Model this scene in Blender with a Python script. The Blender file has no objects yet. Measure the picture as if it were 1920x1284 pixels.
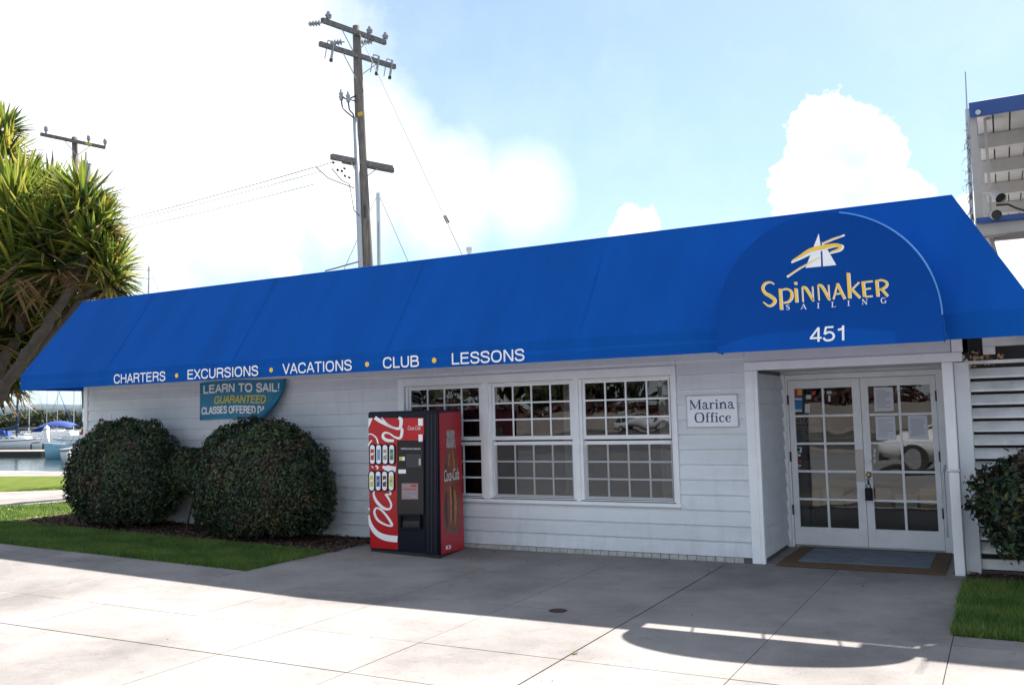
import bpy, bmesh, math, random
import numpy as np
from mathutils import Vector, Matrix, noise
random.seed(7); RNG = np.random.default_rng(7)
SC = bpy.context.scene
COL = SC.collection
rad = math.radians

# ------------------------------------------------------------------ camera
CAM = Vector((0.0, -10.2282, 1.72065)); YAW, PITCH, ROLL, FPX = 0.495884, 0.0779067, -0.025118, 1699.51
FW = Vector((-math.sin(YAW)*math.cos(PITCH), math.cos(YAW)*math.cos(PITCH), math.sin(PITCH)))
_r0 = Vector((math.cos(YAW), math.sin(YAW), 0)); _u0 = _r0.cross(FW)
RT = math.cos(ROLL)*_r0 + math.sin(ROLL)*_u0; UP = -math.sin(ROLL)*_r0 + math.cos(ROLL)*_u0
cd = bpy.data.cameras.new('camera'); cam = bpy.data.objects.new('camera', cd); COL.objects.link(cam)
m = Matrix.Identity(4)
for i in range(3):
    m[i][0] = RT[i]; m[i][1] = UP[i]; m[i][2] = -FW[i]; m[i][3] = CAM[i]
cam.matrix_world = m
cd.sensor_width = 36; cd.lens = FPX/1920*36; cd.clip_start = 0.1; cd.clip_end = 5000
SC.camera = cam

# ------------------------------------------------------------------ survey helpers (photo pixel -> point on a known plane)
def ray(px, py): return FW + RT*((px-960)/FPX) - UP*((py-642)/FPX)
def hit(px, py, p0, n):
    d = ray(px, py); n = Vector(n); t = (Vector(p0)-CAM).dot(n)/d.dot(n); return CAM + d*t
def ony(px, py, y): return hit(px, py, (0, y, 0), (0, 1, 0))
def onz(px, py, z): return hit(px, py, (0, 0, z), (0, 0, 1))

# ------------------------------------------------------------------ sky, sun, exposure
LIGHT = Vector((-0.08, -0.83, -1.0)).normalized()
SUN_EL = math.asin(-LIGHT.z); SUN_AZ = math.atan2(-LIGHT.x, -LIGHT.y)
w = bpy.data.worlds.new('World'); SC.world = w; w.use_nodes = True
nt = w.node_tree; N = nt.nodes; L = nt.links; N.clear()
out = N.new('ShaderNodeOutputWorld'); bg = N.new('ShaderNodeBackground'); L.new(bg.outputs[0], out.inputs[0])
sky = N.new('ShaderNodeTexSky'); sky.sky_type = 'NISHITA'; sky.sun_disc = False
sky.sun_elevation = SUN_EL; sky.sun_rotation = SUN_AZ; sky.air_density = 1.0; sky.dust_density = 0.6; sky.ozone_density = 1.5
def mth(op, a, b=None, clamp=False):
    n = N.new('ShaderNodeMath'); n.operation = op; n.use_clamp = clamp
    for i, v in enumerate((a, b)):
        if v is None: continue
        if isinstance(v, (int, float)): n.inputs[i].default_value = v
        else: L.new(v, n.inputs[i])
    return n.outputs[0]
tc = N.new('ShaderNodeTexCoord'); DIR = tc.outputs['Generated']
def wnoise(scale, detail, rough=0.55, warp=None):
    n = N.new('ShaderNodeTexNoise'); n.inputs['Scale'].default_value = scale; n.inputs['Detail'].default_value = detail
    n.inputs['Roughness'].default_value = rough
    L.new(DIR, n.inputs['Vector']); return n.outputs['Fac']
n_soft = wnoise(3.2, 6, 0.6); n_puff = wnoise(26, 7, 0.6); n_in = wnoise(14, 5, 0.55)
def blob(px, py, r_deg, amp, nz, soft):
    """soft-edged cloud seen around one direction of the sky, its edge broken up by noise"""
    c = ray(px, py).normalized()
    vm = N.new('ShaderNodeVectorMath'); vm.operation = 'DOT_PRODUCT'; L.new(DIR, vm.inputs[0]); vm.inputs[1].default_value = c
    ang = mth('ARCCOSINE', mth('MINIMUM', vm.outputs['Value'], 0.99999))
    f = mth('SUBTRACT', 1.0, mth('DIVIDE', ang, rad(r_deg)))
    f = mth('ADD', f, mth('MULTIPLY', mth('SUBTRACT', nz, 0.5), amp))
    return mth('DIVIDE', f, soft, clamp=True)
def union(lst):
    o = lst[0]
    for x in lst[1:]: o = mth('MAXIMUM', o, x)
    return o
n_wisp = wnoise(7.5, 9, 0.68)
n_mix = mth('ADD', mth('MULTIPLY', n_soft, 0.55), mth('MULTIPLY', n_wisp, 0.45))
veil = union([blob(120, 120, 15, 1.6, n_mix, 0.7), blob(330, 60, 12, 1.6, n_mix, .7), blob(480, 150, 8.0, 1.8, n_mix, 0.9), blob(640, 310, 6.6, 1.8, n_mix, 0.8),
              blob(830, 370, 4.4, 2.0, n_mix, 0.9), blob(980, 365, 3.6, 2.0, n_mix, 1.1), blob(120, 330, 12, 1.2, n_mix, 0.6), blob(430, 360, 7.0, 1.3, n_mix, .7),
              blob(-500, 100, 22, 1.4, n_mix, 0.7)])
cum = union([blob(1560, 270, 2.9, 1.3, n_puff, 0.09), blob(1625, 300, 2.5, 1.3, n_puff, 0.09), blob(1500, 360, 2.2, 1.3, n_puff, 0.09), blob(1580, 385, 2.8, 1.0, n_puff, .12),
             blob(1690, 385, 2.4, 1.2, n_puff, 0.12), blob(1190, 430, 1.7, 1.3, n_puff, 0.09), blob(2000, 480, 5, 1.0, n_puff, 0.12),
             blob(535, 495, 1.1, 1.2, n_puff, 0.2), blob(1840, 450, 3, 1.0, n_puff, .12)])
# broken cloud over the rest of the sky, away from the part in view
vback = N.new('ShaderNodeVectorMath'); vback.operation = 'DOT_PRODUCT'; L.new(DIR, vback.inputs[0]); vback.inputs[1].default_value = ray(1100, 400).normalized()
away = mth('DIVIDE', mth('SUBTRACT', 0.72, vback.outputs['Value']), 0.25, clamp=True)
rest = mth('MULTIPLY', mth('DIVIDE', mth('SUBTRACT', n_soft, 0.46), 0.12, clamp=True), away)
puffs = mth('MULTIPLY', cum, mth('ADD', 0.45, mth('MULTIPLY', mth('DIVIDE', mth('SUBTRACT', n_in, 0.40), 0.16, clamp=True), 0.55)))
hollow = blob(1585, 335, 3.1, 1.8, n_in, 0.55)
puffs = mth('MULTIPLY', puffs, mth('SUBTRACT', 1.0, mth('MULTIPLY', hollow, 0.5)))
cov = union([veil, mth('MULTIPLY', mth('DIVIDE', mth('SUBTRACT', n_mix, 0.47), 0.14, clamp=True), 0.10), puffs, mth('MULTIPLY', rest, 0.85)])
# low bright sky towards the horizon: thin cirrus haze
mixc = N.new('ShaderNodeMixRGB'); L.new(cov, mixc.inputs[0])
skm = N.new('ShaderNodeMixRGB'); skm.blend_type = 'MULTIPLY'; skm.inputs[0].default_value = 1; L.new(sky.outputs[0], skm.inputs[1]); skm.inputs[2].default_value = (0.84, 0.85, 0.86, 1)
sepz = N.new('ShaderNodeSeparateXYZ'); L.new(DIR, sepz.inputs[0])
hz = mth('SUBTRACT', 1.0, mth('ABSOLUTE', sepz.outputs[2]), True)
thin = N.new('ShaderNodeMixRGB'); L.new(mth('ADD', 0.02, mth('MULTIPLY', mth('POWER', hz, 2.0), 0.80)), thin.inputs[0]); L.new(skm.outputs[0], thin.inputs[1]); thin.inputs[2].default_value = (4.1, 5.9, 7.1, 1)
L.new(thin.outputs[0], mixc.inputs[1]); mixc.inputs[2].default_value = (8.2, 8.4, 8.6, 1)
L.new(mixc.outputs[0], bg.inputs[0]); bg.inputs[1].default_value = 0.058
ld = bpy.data.lights.new('sun', 'SUN'); ld.energy = 4.6; ld.angle = rad(0.53); ld.color = (1.0, 0.95, 0.88)
sun = bpy.data.objects.new('sun', ld); COL.objects.link(sun); sun.rotation_euler = LIGHT.to_track_quat('-Z', 'Y').to_euler(); sun.location = (3, 10, 20)
SC.view_settings.view_transform = 'Standard'; SC.view_settings.look = 'None'; SC.view_settings.gamma = 1
SC.view_settings.exposure = 1.62
SC.view_settings.use_curve_mapping = False
SC.cycles.use_denoising = True; SC.cycles.max_bounces = 8; SC.cycles.transparent_max_bounces = 16

# ------------------------------------------------------------------ materials
def pm(name, col, rough=0.6, var=0.0, scale=8.0, bump=0.0, bscale=40.0, metal=0.0, spec=0.5, trans=0.0, rnd=0.0, dark=None, stretch=None, coat=0.0):
    mt = bpy.data.materials.new(name); mt.use_nodes = True; t = mt.node_tree; n = t.nodes; l = t.links
    b = n['Principled BSDF']; b.inputs['Roughness'].default_value = rough; b.inputs['Metallic'].default_value = metal
    b.inputs['Specular IOR Level'].default_value = spec; b.inputs['Coat Weight'].default_value = coat
    co = n.new('ShaderNodeTexCoord'); vec = co.outputs['Object']
    if stretch:
        mp = n.new('ShaderNodeMapping'); mp.inputs['Scale'].default_value = stretch; l.new(vec, mp.inputs[0]); vec = mp.outputs[0]
    c = (*col, 1); src = None
    if var or dark:
        nz = n.new('ShaderNodeTexNoise'); nz.inputs['Scale'].default_value = scale; nz.inputs['Detail'].default_value = 8; nz.inputs['Roughness'].default_value = 0.62
        l.new(vec, nz.inputs['Vector'])
        cr = n.new('ShaderNodeValToRGB'); l.new(nz.outputs['Fac'], cr.inputs[0])
        d = dark if dark else tuple(x*(1-var) for x in col)
        cr.color_ramp.elements[0].position = 0.33; cr.color_ramp.elements[0].color = (*d, 1)
        cr.color_ramp.elements[1].position = 0.66; cr.color_ramp.elements[1].color = (*[min(1, x*(1+var*0.4)) for x in col], 1)
        src = cr.outputs[0]
    if rnd:
        oi = n.new('ShaderNodeObjectInfo'); mr = n.new('ShaderNodeMapRange'); l.new(oi.outputs['Random'], mr.inputs[0])
        mr.inputs[3].default_value = 1-rnd; mr.inputs[4].default_value = 1+rnd
        mx = n.new('ShaderNodeVectorMath'); mx.operation = 'SCALE'; l.new(mr.outputs[0], mx.inputs['Scale'])
        if src is not None: l.new(src, mx.inputs[0])
        else: mx.inputs[0].default_value = col
        src = mx.outputs[0]
    if src is not None: l.new(src, b.inputs['Base Color'])
    else: b.inputs['Base Color'].default_value = c
    if bump:
        nb = n.new('ShaderNodeTexNoise'); nb.inputs['Scale'].default_value = bscale; nb.inputs['Detail'].default_value = 5; l.new(vec, nb.inputs['Vector'])
        bp = n.new('ShaderNodeBump'); bp.inputs['Strength'].default_value = bump; bp.inputs['Distance'].default_value = 0.01
        l.new(nb.outputs['Fac'], bp.inputs['Height']); l.new(bp.outputs[0], b.inputs['Normal'])
    if trans:
        o = n['Material Output']; tl = n.new('ShaderNodeBsdfTranslucent'); ms = n.new('ShaderNodeMixShader'); ms.inputs[0].default_value = trans
        if src is not None: l.new(src, tl.inputs[0])
        else: tl.inputs[0].default_value = c
        l.new(b.outputs[0], ms.inputs[1]); l.new(tl.outputs[0], ms.inputs[2]); l.new(ms.outputs[0], o.inputs[0])
    return mt

def glass_mat(name, tint=(0.9, 0.93, 0.92), ior=1.62, rough=0.0):
    mt = bpy.data.materials.new(name); mt.use_nodes = True; t = mt.node_tree; n = t.nodes; l = t.links; n.clear()
    o = n.new('ShaderNodeOutputMaterial'); ms = n.new('ShaderNodeMixShader'); fr = n.new('ShaderNodeFresnel'); fr.inputs[0].default_value = ior
    tr = n.new('ShaderNodeBsdfTransparent'); tr.inputs[0].default_value = (*tint, 1); gl = n.new('ShaderNodeBsdfGlossy'); gl.inputs['Roughness'].default_value = rough
    co = n.new('ShaderNodeTexCoord'); nz = n.new('ShaderNodeTexNoise'); nz.inputs['Scale'].default_value = 2.3; nz.inputs['Detail'].default_value = 1; l.new(co.outputs['Object'], nz.inputs['Vector'])
    bp = n.new('ShaderNodeBump'); bp.inputs['Strength'].default_value = 0.08; bp.inputs['Distance'].default_value = 0.02; l.new(nz.outputs['Fac'], bp.inputs['Height']); l.new(bp.outputs[0], gl.inputs['Normal'])
    l.new(fr.outputs[0], ms.inputs[0]); l.new(tr.outputs[0], ms.inputs[1]); l.new(gl.outputs[0], ms.inputs[2]); l.new(ms.outputs[0], o.inputs[0])
    return mt

def water_mat():
    mt = bpy.data.materials.new('water'); mt.use_nodes = True; t = mt.node_tree; n = t.nodes; l = t.links
    b = n['Principled BSDF']; b.inputs['Base Color'].default_value = (0.03, 0.06, 0.07, 1); b.inputs['Roughness'].default_value = 0.06; b.inputs['IOR'].default_value = 1.33
    co = n.new('ShaderNodeTexCoord'); nz = n.new('ShaderNodeTexNoise'); nz.inputs['Scale'].default_value = 1.6; nz.inputs['Detail'].default_value = 4
    l.new(co.outputs['Object'], nz.inputs['Vector']); bp = n.new('ShaderNodeBump'); bp.inputs['Strength'].default_value = 0.25; bp.inputs['Distance'].default_value = 0.15
    l.new(nz.outputs['Fac'], bp.inputs['Height']); l.new(bp.outputs[0], b.inputs['Normal']); return mt

def siding_mat():
    mt = _siding(); n = mt.node_tree.nodes; l = mt.node_tree.links; b = n['Principled BSDF']; src = b.inputs['Base Color'].links[0].from_socket
    g = n.new('ShaderNodeNewGeometry'); mp = n.new('ShaderNodeMapping'); mp.inputs['Scale'].default_value = (7, 7, 1.2); l.new(g.outputs['Position'], mp.inputs[0])
    t = n.new('ShaderNodeTexNoise'); t.inputs['Scale'].default_value = 1.0; t.inputs['Detail'].default_value = 7; t.inputs['Roughness'].default_value = .7; l.new(mp.outputs[0], t.inputs['Vector'])
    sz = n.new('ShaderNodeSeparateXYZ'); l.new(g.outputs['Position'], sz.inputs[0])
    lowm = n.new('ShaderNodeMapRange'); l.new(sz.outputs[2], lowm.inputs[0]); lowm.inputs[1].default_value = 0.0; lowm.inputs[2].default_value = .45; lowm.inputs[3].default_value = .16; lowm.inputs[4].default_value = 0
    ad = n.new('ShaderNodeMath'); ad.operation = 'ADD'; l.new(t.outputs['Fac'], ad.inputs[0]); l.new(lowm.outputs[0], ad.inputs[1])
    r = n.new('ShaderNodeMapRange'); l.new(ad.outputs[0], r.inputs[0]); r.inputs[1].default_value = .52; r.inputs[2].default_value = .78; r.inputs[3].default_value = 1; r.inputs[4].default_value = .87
    sc = n.new('ShaderNodeVectorMath'); sc.operation = 'SCALE'; l.new(src, sc.inputs[0]); l.new(r.outputs[0], sc.inputs['Scale']); l.new(sc.outputs[0], b.inputs['Base Color']); return mt
def _siding():
    return pm('siding paint', (0.735, 0.765, 0.81), 0.65, var=0.07, scale=2.5, bump=0.25, bscale=60, rnd=0.03, stretch=(0.6, 1, 2))

M = dict(
    wallback=pm('lap shadow backing', (0.13, 0.135, 0.145), 0.8),  # backing coloured dark so the board gaps read as lap shadow lines
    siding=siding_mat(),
    white=pm('white trim paint', (0.90, 0.91, 0.94), 0.5, var=0.06, scale=5, bump=0.1, bscale=80),
    whited=pm('weathered white paint', (0.78, 0.78, 0.79), 0.6, var=0.2, scale=4, bump=0.2, bscale=50),
    greyw=pm('grey wall paint', (0.66, 0.68, 0.72), 0.6, var=0.08, scale=3),
    fabric=pm('blue awning canvas', (0.0035, 0.092, 0.42), 0.85, var=0.11, scale=1.1, bump=0.15, bscale=2.5, trans=0.12, stretch=(2.6, 1, 0.35), spec=0.12),
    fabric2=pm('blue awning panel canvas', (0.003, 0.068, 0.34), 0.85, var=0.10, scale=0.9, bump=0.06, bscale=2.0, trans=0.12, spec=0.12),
    piping=pm('sunlit piping blue', (0.15, 0.42, 0.75), 0.5, trans=0.4),  # lighter blue paints the sunlit rim onto the right arc edge
    letter=pm('white lettering', (0.90, 0.90, 0.92), 0.5),
    gold=pm('gold lettering', (0.95, 0.58, 0.05), 0.5),
    joint=pm('joint dirt', (0.08, 0.074, 0.068), 0.95, var=0.3), concrete=None,
    asphalt=pm('asphalt', (0.215, 0.22, 0.23), 0.9, var=0.35, scale=2, bump=0.4, bscale=60),
    soil=pm('soil', (0.06, 0.04, 0.03), 0.95, var=0.5, scale=12, bump=0.8, bscale=30),
    lawn=pm('lawn turf', (0.125, 0.155, 0.040), 1.0, dark=(0.085, 0.115, 0.03), scale=3, bump=0.5, bscale=40, spec=0.0),
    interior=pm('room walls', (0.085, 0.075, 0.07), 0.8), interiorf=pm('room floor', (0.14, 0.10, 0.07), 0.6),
    curtain=pm('maroon curtain', (0.06, 0.012, 0.02), 0.9),
    glass=glass_mat('window glass', ior=1.95), black=pm('black plastic', (0.005, 0.007, 0.016), 0.4, spec=.2), blackm=pm('black metal', (0.02, 0.02, 0.022), 0.5),
    steel=pm('galvanised steel', (0.45, 0.46, 0.48), 0.4, metal=0.7, var=0.15), brass=pm('brass', (0.62, 0.45, 0.22), 0.35, metal=0.7), plate=pm('tan plate', (0.45, 0.42, 0.38), 0.4, metal=0.3),
    red=pm('red vending panel', (0.50, 0.008, 0.014), 0.3, spec=.4, var=0.12, scale=2), redside=pm('red side panel', (0.52, 0.01, 0.03), 0.4, var=0.08, scale=3),
    wood=pm('weathered pole wood', (0.17, 0.145, 0.13), 0.9, var=0.5, scale=6, bump=0.6, bscale=30, stretch=(4, 4, 0.4)),
    woodarm=pm('crossarm wood', (0.16, 0.15, 0.145), 0.9, var=0.5, scale=10, bump=0.5, bscale=30),
    insul=pm('grey insulator', (0.25, 0.26, 0.28), 0.3), galv=pm('grey conduit', (0.38, 0.40, 0.44), 0.5, var=0.1), tagy=pm('yellow tag', (0.55, 0.38, 0.03), 0.6),
    wire=pm('wire', (0.06, 0.06, 0.065), 0.7), dwire=pm('dark wire', (0.03, 0.03, 0.035), 0.6),
    teal=pm('teal banner vinyl', (0.004, 0.21, 0.38), 0.45, var=0.15, scale=5, bump=0.1, bscale=12), yel=pm('yellow print', (0.62, 0.55, 0.06), 0.5),
    navy=pm('navy print', (0.02, 0.045, 0.22), 0.5),
    matb=pm('brown mat border', (0.14, 0.085, 0.045), 0.95, var=0.3, scale=30, bump=0.6, bscale=120), matc=pm('grey blue mat', (0.17, 0.21, 0.25), 0.95, var=0.25, scale=5, bump=0.5, bscale=200),
    trunk=pm('yucca bark', (0.075, 0.06, 0.055), 0.95, var=0.45, scale=5, bump=1.0, bscale=18),
    soffit=pm('soffit boards', (0.40, 0.38, 0.36), 0.7, var=0.12, scale=4), bluef=pm('blue fascia', (0.02, 0.07, 0.26), 0.5, var=0.2, scale=3),
    lamp=pm('lamp can', (0.36, 0.33, 0.32), 0.5, var=0.1), rubber=pm('rubber', (0.03, 0.025, 0.02), 0.8),
    paper=pm('paper', (0.72, 0.74, 0.82), 0.7), ink=pm('grey ink', (0.32, 0.34, 0.40), 0.7),
    hull=pm('white gelcoat', (0.78, 0.79, 0.80), 0.3), hullb=pm('light blue hull', (0.16, 0.34, 0.46), 0.35), canvas=pm('blue canvas', (0.02, 0.06, 0.28), 0.8), navyc=pm('navy canvas', (0.012, 0.03, 0.075), 0.8),
    redc=pm('red canvas', (0.32, 0.02, 0.04), 0.8), dock=pm('dock planks', (0.30, 0.27, 0.24), 0.9, var=0.3, scale=4), mastm=pm('mast alloy', (0.62, 0.63, 0.66), 0.4),
    tint=pm('tinted window', (0.02, 0.03, 0.035), 0.1), carw=pm('white car paint', (0.75, 0.76, 0.78), 0.3, coat=0.6), cars=pm('silver car paint', (0.42, 0.44, 0.48), 0.3, coat=0.6),
    retw=pm('retaining wall concrete', (0.24, 0.225, 0.21), 0.9, var=0.25, scale=0.5), yline=pm('yellow paint', (0.6, 0.45, 0.08), 0.7),
    twig=pm('dry twigs', (0.06, 0.042, 0.03), 0.9), brick=pm('painted base brick', (0.52, 0.51, 0.50), 0.8, var=0.25, scale=12),
    hills=pm('distant hills', (0.07, 0.10, 0.12), 1.0, var=0.2, scale=0.02), water=water_mat(), drain=pm('rusty drain', (0.06, 0.022, 0.02), 0.7, var=0.4, scale=20),  # hills tinted bluish in their colour in place of distance haze
)
def concrete_mat():
    mt = pm('concrete', (0.318, 0.290, 0.277), 0.9, dark=(0.262, 0.246, 0.238), scale=1.3, bump=0.35, bscale=120, rnd=0.05, spec=.25)
    n = mt.node_tree.nodes; l = mt.node_tree.links; b = n['Principled BSDF']; src = b.inputs['Base Color'].links[0].from_socket
    co = n.new('ShaderNodeNewGeometry')
    def nz(scale, det, lo, hi, v0):
        t = n.new('ShaderNodeTexNoise'); t.inputs['Scale'].default_value = scale; t.inputs['Detail'].default_value = det; t.inputs['Roughness'].default_value = .65; l.new(co.outputs['Position'], t.inputs['Vector'])
        r = n.new('ShaderNodeMapRange'); r.inputs[1].default_value = lo; r.inputs[2].default_value = hi; r.inputs[3].default_value = v0; r.inputs[4].default_value = 1; l.new(t.outputs['Fac'], r.inputs[0]); return r.outputs[0]
    m1 = n.new('ShaderNodeMath'); m1.operation = 'MULTIPLY'; l.new(nz(.55, 6, .36, .56, .66), m1.inputs[0]); l.new(nz(9, 6, .30, .42, .80), m1.inputs[1])
    m2 = n.new('ShaderNodeMath'); m2.operation = 'MULTIPLY'; l.new(m1.outputs[0], m2.inputs[0]); l.new(nz(45, 3, .28, .48, .80), m2.inputs[1]); m1 = m2
    sc = n.new('ShaderNodeVectorMath'); sc.operation = 'SCALE'; l.new(src, sc.inputs[0]); l.new(m1.outputs[0], sc.inputs['Scale']); l.new(sc.outputs[0], b.inputs['Base Color']); return mt
M['concrete'] = concrete_mat()
def leafm(name, col, tr=0.25, rough=0.45): return pm(name, col, rough, trans=tr)
HEDGE = [leafm('hedge leaf dark', (0.018, 0.040, 0.020), .1, .6), leafm('hedge leaf green', (0.030, 0.068, 0.024), .1, .6), leafm('hedge leaf olive', (0.10, 0.105, 0.03), .15), leafm('hedge leaf brown', (0.075, 0.045, 0.025), .1), leafm('hedge leaf deep', (0.012, 0.028, 0.018), .05, .6)]
YUC = [leafm('yucca leaf', (0.19, 0.24, 0.035), .45, .4), leafm('yucca leaf green', (0.045, 0.085, 0.022), .3, .5), leafm('yucca leaf yellow', (0.40, 0.36, 0.07), .45), leafm('yucca dry leaf', (0.25, 0.16, 0.08), .2)]
TREES = [leafm('far leaf green', (0.05, 0.07, 0.03), .15, .95), leafm('far leaf olive', (0.09, 0.085, 0.035), .15, .95), leafm('far leaf dark', (0.03, 0.045, 0.025), .1, .95)]
GRASS = [leafm('grass blade', (0.10, 0.195, 0.03), .35), leafm('grass blade light', (0.17, 0.24, 0.05), .35), leafm('grass blade dark', (0.05, 0.125, 0.018), .3), leafm('dry grass blade', (0.26, 0.22, 0.10), .3)]
MULCH = [pm('bark mulch', (0.10, 0.055, 0.04), 0.9), pm('bark mulch dark', (0.035, 0.022, 0.018), 0.9), pm('dry leaf litter', (0.19, 0.10, 0.06), 0.9)]

# ------------------------------------------------------------------ object helpers
def tag(o, label=None, cat=None, group=None, kind=None):
    if label: o['label'] = label
    if cat: o['category'] = cat
    if group: o['group'] = group
    if kind: o['kind'] = kind
    return o
def wm(o):
    mt = Matrix.Identity(4)
    while o is not None:
        mt = (Matrix.Translation(o.location) @ o.rotation_euler.to_matrix().to_4x4()) @ mt; o = o.parent
    return mt
def thing(name, label, cat, loc=(0, 0, 0), rz=0, group=None, kind=None):
    o = bpy.data.objects.new(name, None); o.empty_display_size = 0.1; COL.objects.link(o); o.location = loc; o.rotation_euler = (0, 0, rz)
    return tag(o, label, cat, group, kind)
def link_mesh(name, me, parent=None):
    o = bpy.data.objects.new(name, me); COL.objects.link(o)
    if parent is not None: o.parent = parent
    return o
class MB:
    """collects world-space geometry; build() links it as ONE mesh object"""
    def __init__(s): s.v = []; s.f = []; s.mi = []; s.cur = 0
    def add(s, vs, fs):
        b = len(s.v); s.v += [tuple(x) for x in vs]; s.f += [tuple(b+i for i in f) for f in fs]; s.mi += [s.cur]*len(fs); return s
    def box(s, x0, x1, y0, y1, z0, z1):
        return s.add([(x0,y0,z0),(x1,y0,z0),(x1,y1,z0),(x0,y1,z0),(x0,y0,z1),(x1,y0,z1),(x1,y1,z1),(x0,y1,z1)],
                     [(0,3,2,1),(4,5,6,7),(0,1,5,4),(1,2,6,5),(2,3,7,6),(3,0,4,7)])
    def bbox(s, x0, x1, y0, y1, z0, z1, b=0.006):
        """box with chamfered vertical and front edges"""
        bm = bmesh.new(); bmesh.ops.create_cube(bm, size=1)
        for v in bm.verts: v.co = Vector(((x0+x1)/2+v.co.x*(x1-x0), (y0+y1)/2+v.co.y*(y1-y0), (z0+z1)/2+v.co.z*(z1-z0)))
        bmesh.ops.bevel(bm, geom=bm.edges[:], offset=min(b, (x1-x0)*.3, (y1-y0)*.3, (z1-z0)*.3), segments=1, affect='EDGES')
        bm.verts.ensure_lookup_table(); s.add([v.co for v in bm.verts], [[v.index for v in f.verts] for f in bm.faces]); bm.free(); return s
    def prism(s, pts, d, cap=True):
        """extrude polygon pts (3D, planar) by vector d"""
        n = len(pts); d = Vector(d); a = [Vector(p) for p in pts]; vs = a+[p+d for p in a]
        fs = [(i, (i+1) % n, n+(i+1) % n, n+i) for i in range(n)]
        if cap: fs += [tuple(range(n))[::-1], tuple(range(n, 2*n))]
        return s.add(vs, fs)
    def tube(s, pts, r, seg=8, cap=True):
        pts = [Vector(p) for p in pts]; rs = r if isinstance(r, (list, tuple)) else [r]*len(pts); vs = []; fs = []
        for i, p in enumerate(pts):
            d = (pts[min(i+1, len(pts)-1)]-pts[max(i-1, 0)]).normalized()
            a = d.cross(Vector((0, 0, 1)) if abs(d.z) < 0.9 else Vector((1, 0, 0))).normalized(); b = d.cross(a)
            for k in range(seg):
                t = 2*math.pi*k/seg; vs.append(p+(a*math.cos(t)+b*math.sin(t))*rs[i])
        for i in range(len(pts)-1):
            for k in range(seg):
                fs.append((i*seg+k, i*seg+(k+1) % seg, (i+1)*seg+(k+1) % seg, (i+1)*seg+k))
        if cap: fs += [tuple(range(seg))[::-1], tuple(range((len(pts)-1)*seg, len(pts)*seg))]
        return s.add(vs, fs)
    def poly(s, pts): return s.add(pts, [tuple(range(len(pts)))])
    def grid(s, fn, nu, nv):
        vs = [fn(i/nu, j/nv) for j in range(nv+1) for i in range(nu+1)]
        return s.add(vs, [(j*(nu+1)+i, j*(nu+1)+i+1, (j+1)*(nu+1)+i+1, (j+1)*(nu+1)+i) for j in range(nv) for i in range(nu)])
    def ribbon(s, pts, ws, mapf, k=5):
        """flat stroke: Catmull-Rom through 2D pts with widths ws, mapped to 3D by mapf(u,v)"""
        if not isinstance(ws, (list, tuple)): ws = [ws]*len(pts)
        P = []; n = len(pts)
        if n > 2:
            for i in range(n-1):
                p0, p1, p2, p3 = (pts[max(i-1, 0)], pts[i], pts[i+1], pts[min(i+2, n-1)])
                for j in range(k):
                    t = j/k; q = [0.5*((2*p1[c])+(-p0[c]+p2[c])*t+(2*p0[c]-5*p1[c]+4*p2[c]-p3[c])*t*t+(-p0[c]+3*p1[c]-3*p2[c]+p3[c])*t**3) for c in (0, 1)]
                    P.append((q[0], q[1], ws[i]+(ws[i+1]-ws[i])*t))
            P.append((*pts[-1], ws[-1]))
        else: P = [(*p, w_) for p, w_ in zip(pts, ws)]
        vs = []
        for i, (x, y, w_) in enumerate(P):
            a = P[max(i-1, 0)]; b = P[min(i+1, len(P)-1)]; dx, dy = b[0]-a[0], b[1]-a[1]; l = math.hypot(dx, dy) or 1; nx, ny = -dy/l*w_/2, dx/l*w_/2
            vs += [mapf(x+nx, y+ny), mapf(x-nx, y-ny)]
        return s.add(vs, [(2*i, 2*i+1, 2*i+3, 2*i+2) for i in range(len(P)-1)])
    def build(s, name, mat, parent=None, smooth=False):
        me = bpy.data.meshes.new(name)
        if parent is not None:
            inv = wm(parent).inverted(); vs = [inv @ Vector(v) for v in s.v]
        else: vs = s.v
        me.from_pydata(vs, [], s.f)
        for mt in (mat if isinstance(mat, list) else [mat]): me.materials.append(mt)
        if isinstance(mat, list): me.polygons.foreach_set('material_index', s.mi)
        if smooth: me.shade_smooth()
        me.update(); return link_mesh(name, me, parent)
def child(name, mat, parent, fn, smooth=False):
    b = MB(); fn(b); return b.build(name, mat, parent, smooth)
def part_box(name, mat, parent, *a, bev=0.0):
    b = MB(); (b.bbox(*a, b=bev) if bev else b.box(*a)); return b.build(name, mat, parent)
def text_mesh(s, name, mat, parent, O, U, V, w_, h_, bold=0.0, shear=0.0, z=0.0, thick=0.0):
    """flat letters fitted into the box O, O+U*w, O+V*h"""
    cu = bpy.data.curves.new('t', 'FONT'); cu.body = s; cu.size = 1; cu.offset = bold; cu.shear = shear; cu.resolution_u = 3
    ob = bpy.data.objects.new('t', cu); COL.objects.link(ob); me = bpy.data.meshes.new_from_object(ob); bpy.data.objects.remove(ob)
    co = [v.co.copy() for v in me.vertices]; x0 = min(c.x for c in co); x1 = max(c.x for c in co); y0 = min(c.y for c in co); y1 = max(c.y for c in co)
    O, U, V = Vector(O), Vector(U), Vector(V); n = U.cross(V).normalized(); inv = wm(parent).inverted() if parent is not None else Matrix.Identity(4)
    for v, c in zip(me.vertices, co): v.co = inv @ (O+U*((c.x-x0)/(x1-x0)*w_)+V*((c.y-y0)/(y1-y0)*h_)+n*z)
    me.materials.clear(); me.materials.append(mat); me.name = name; return link_mesh(name, me, parent)
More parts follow.
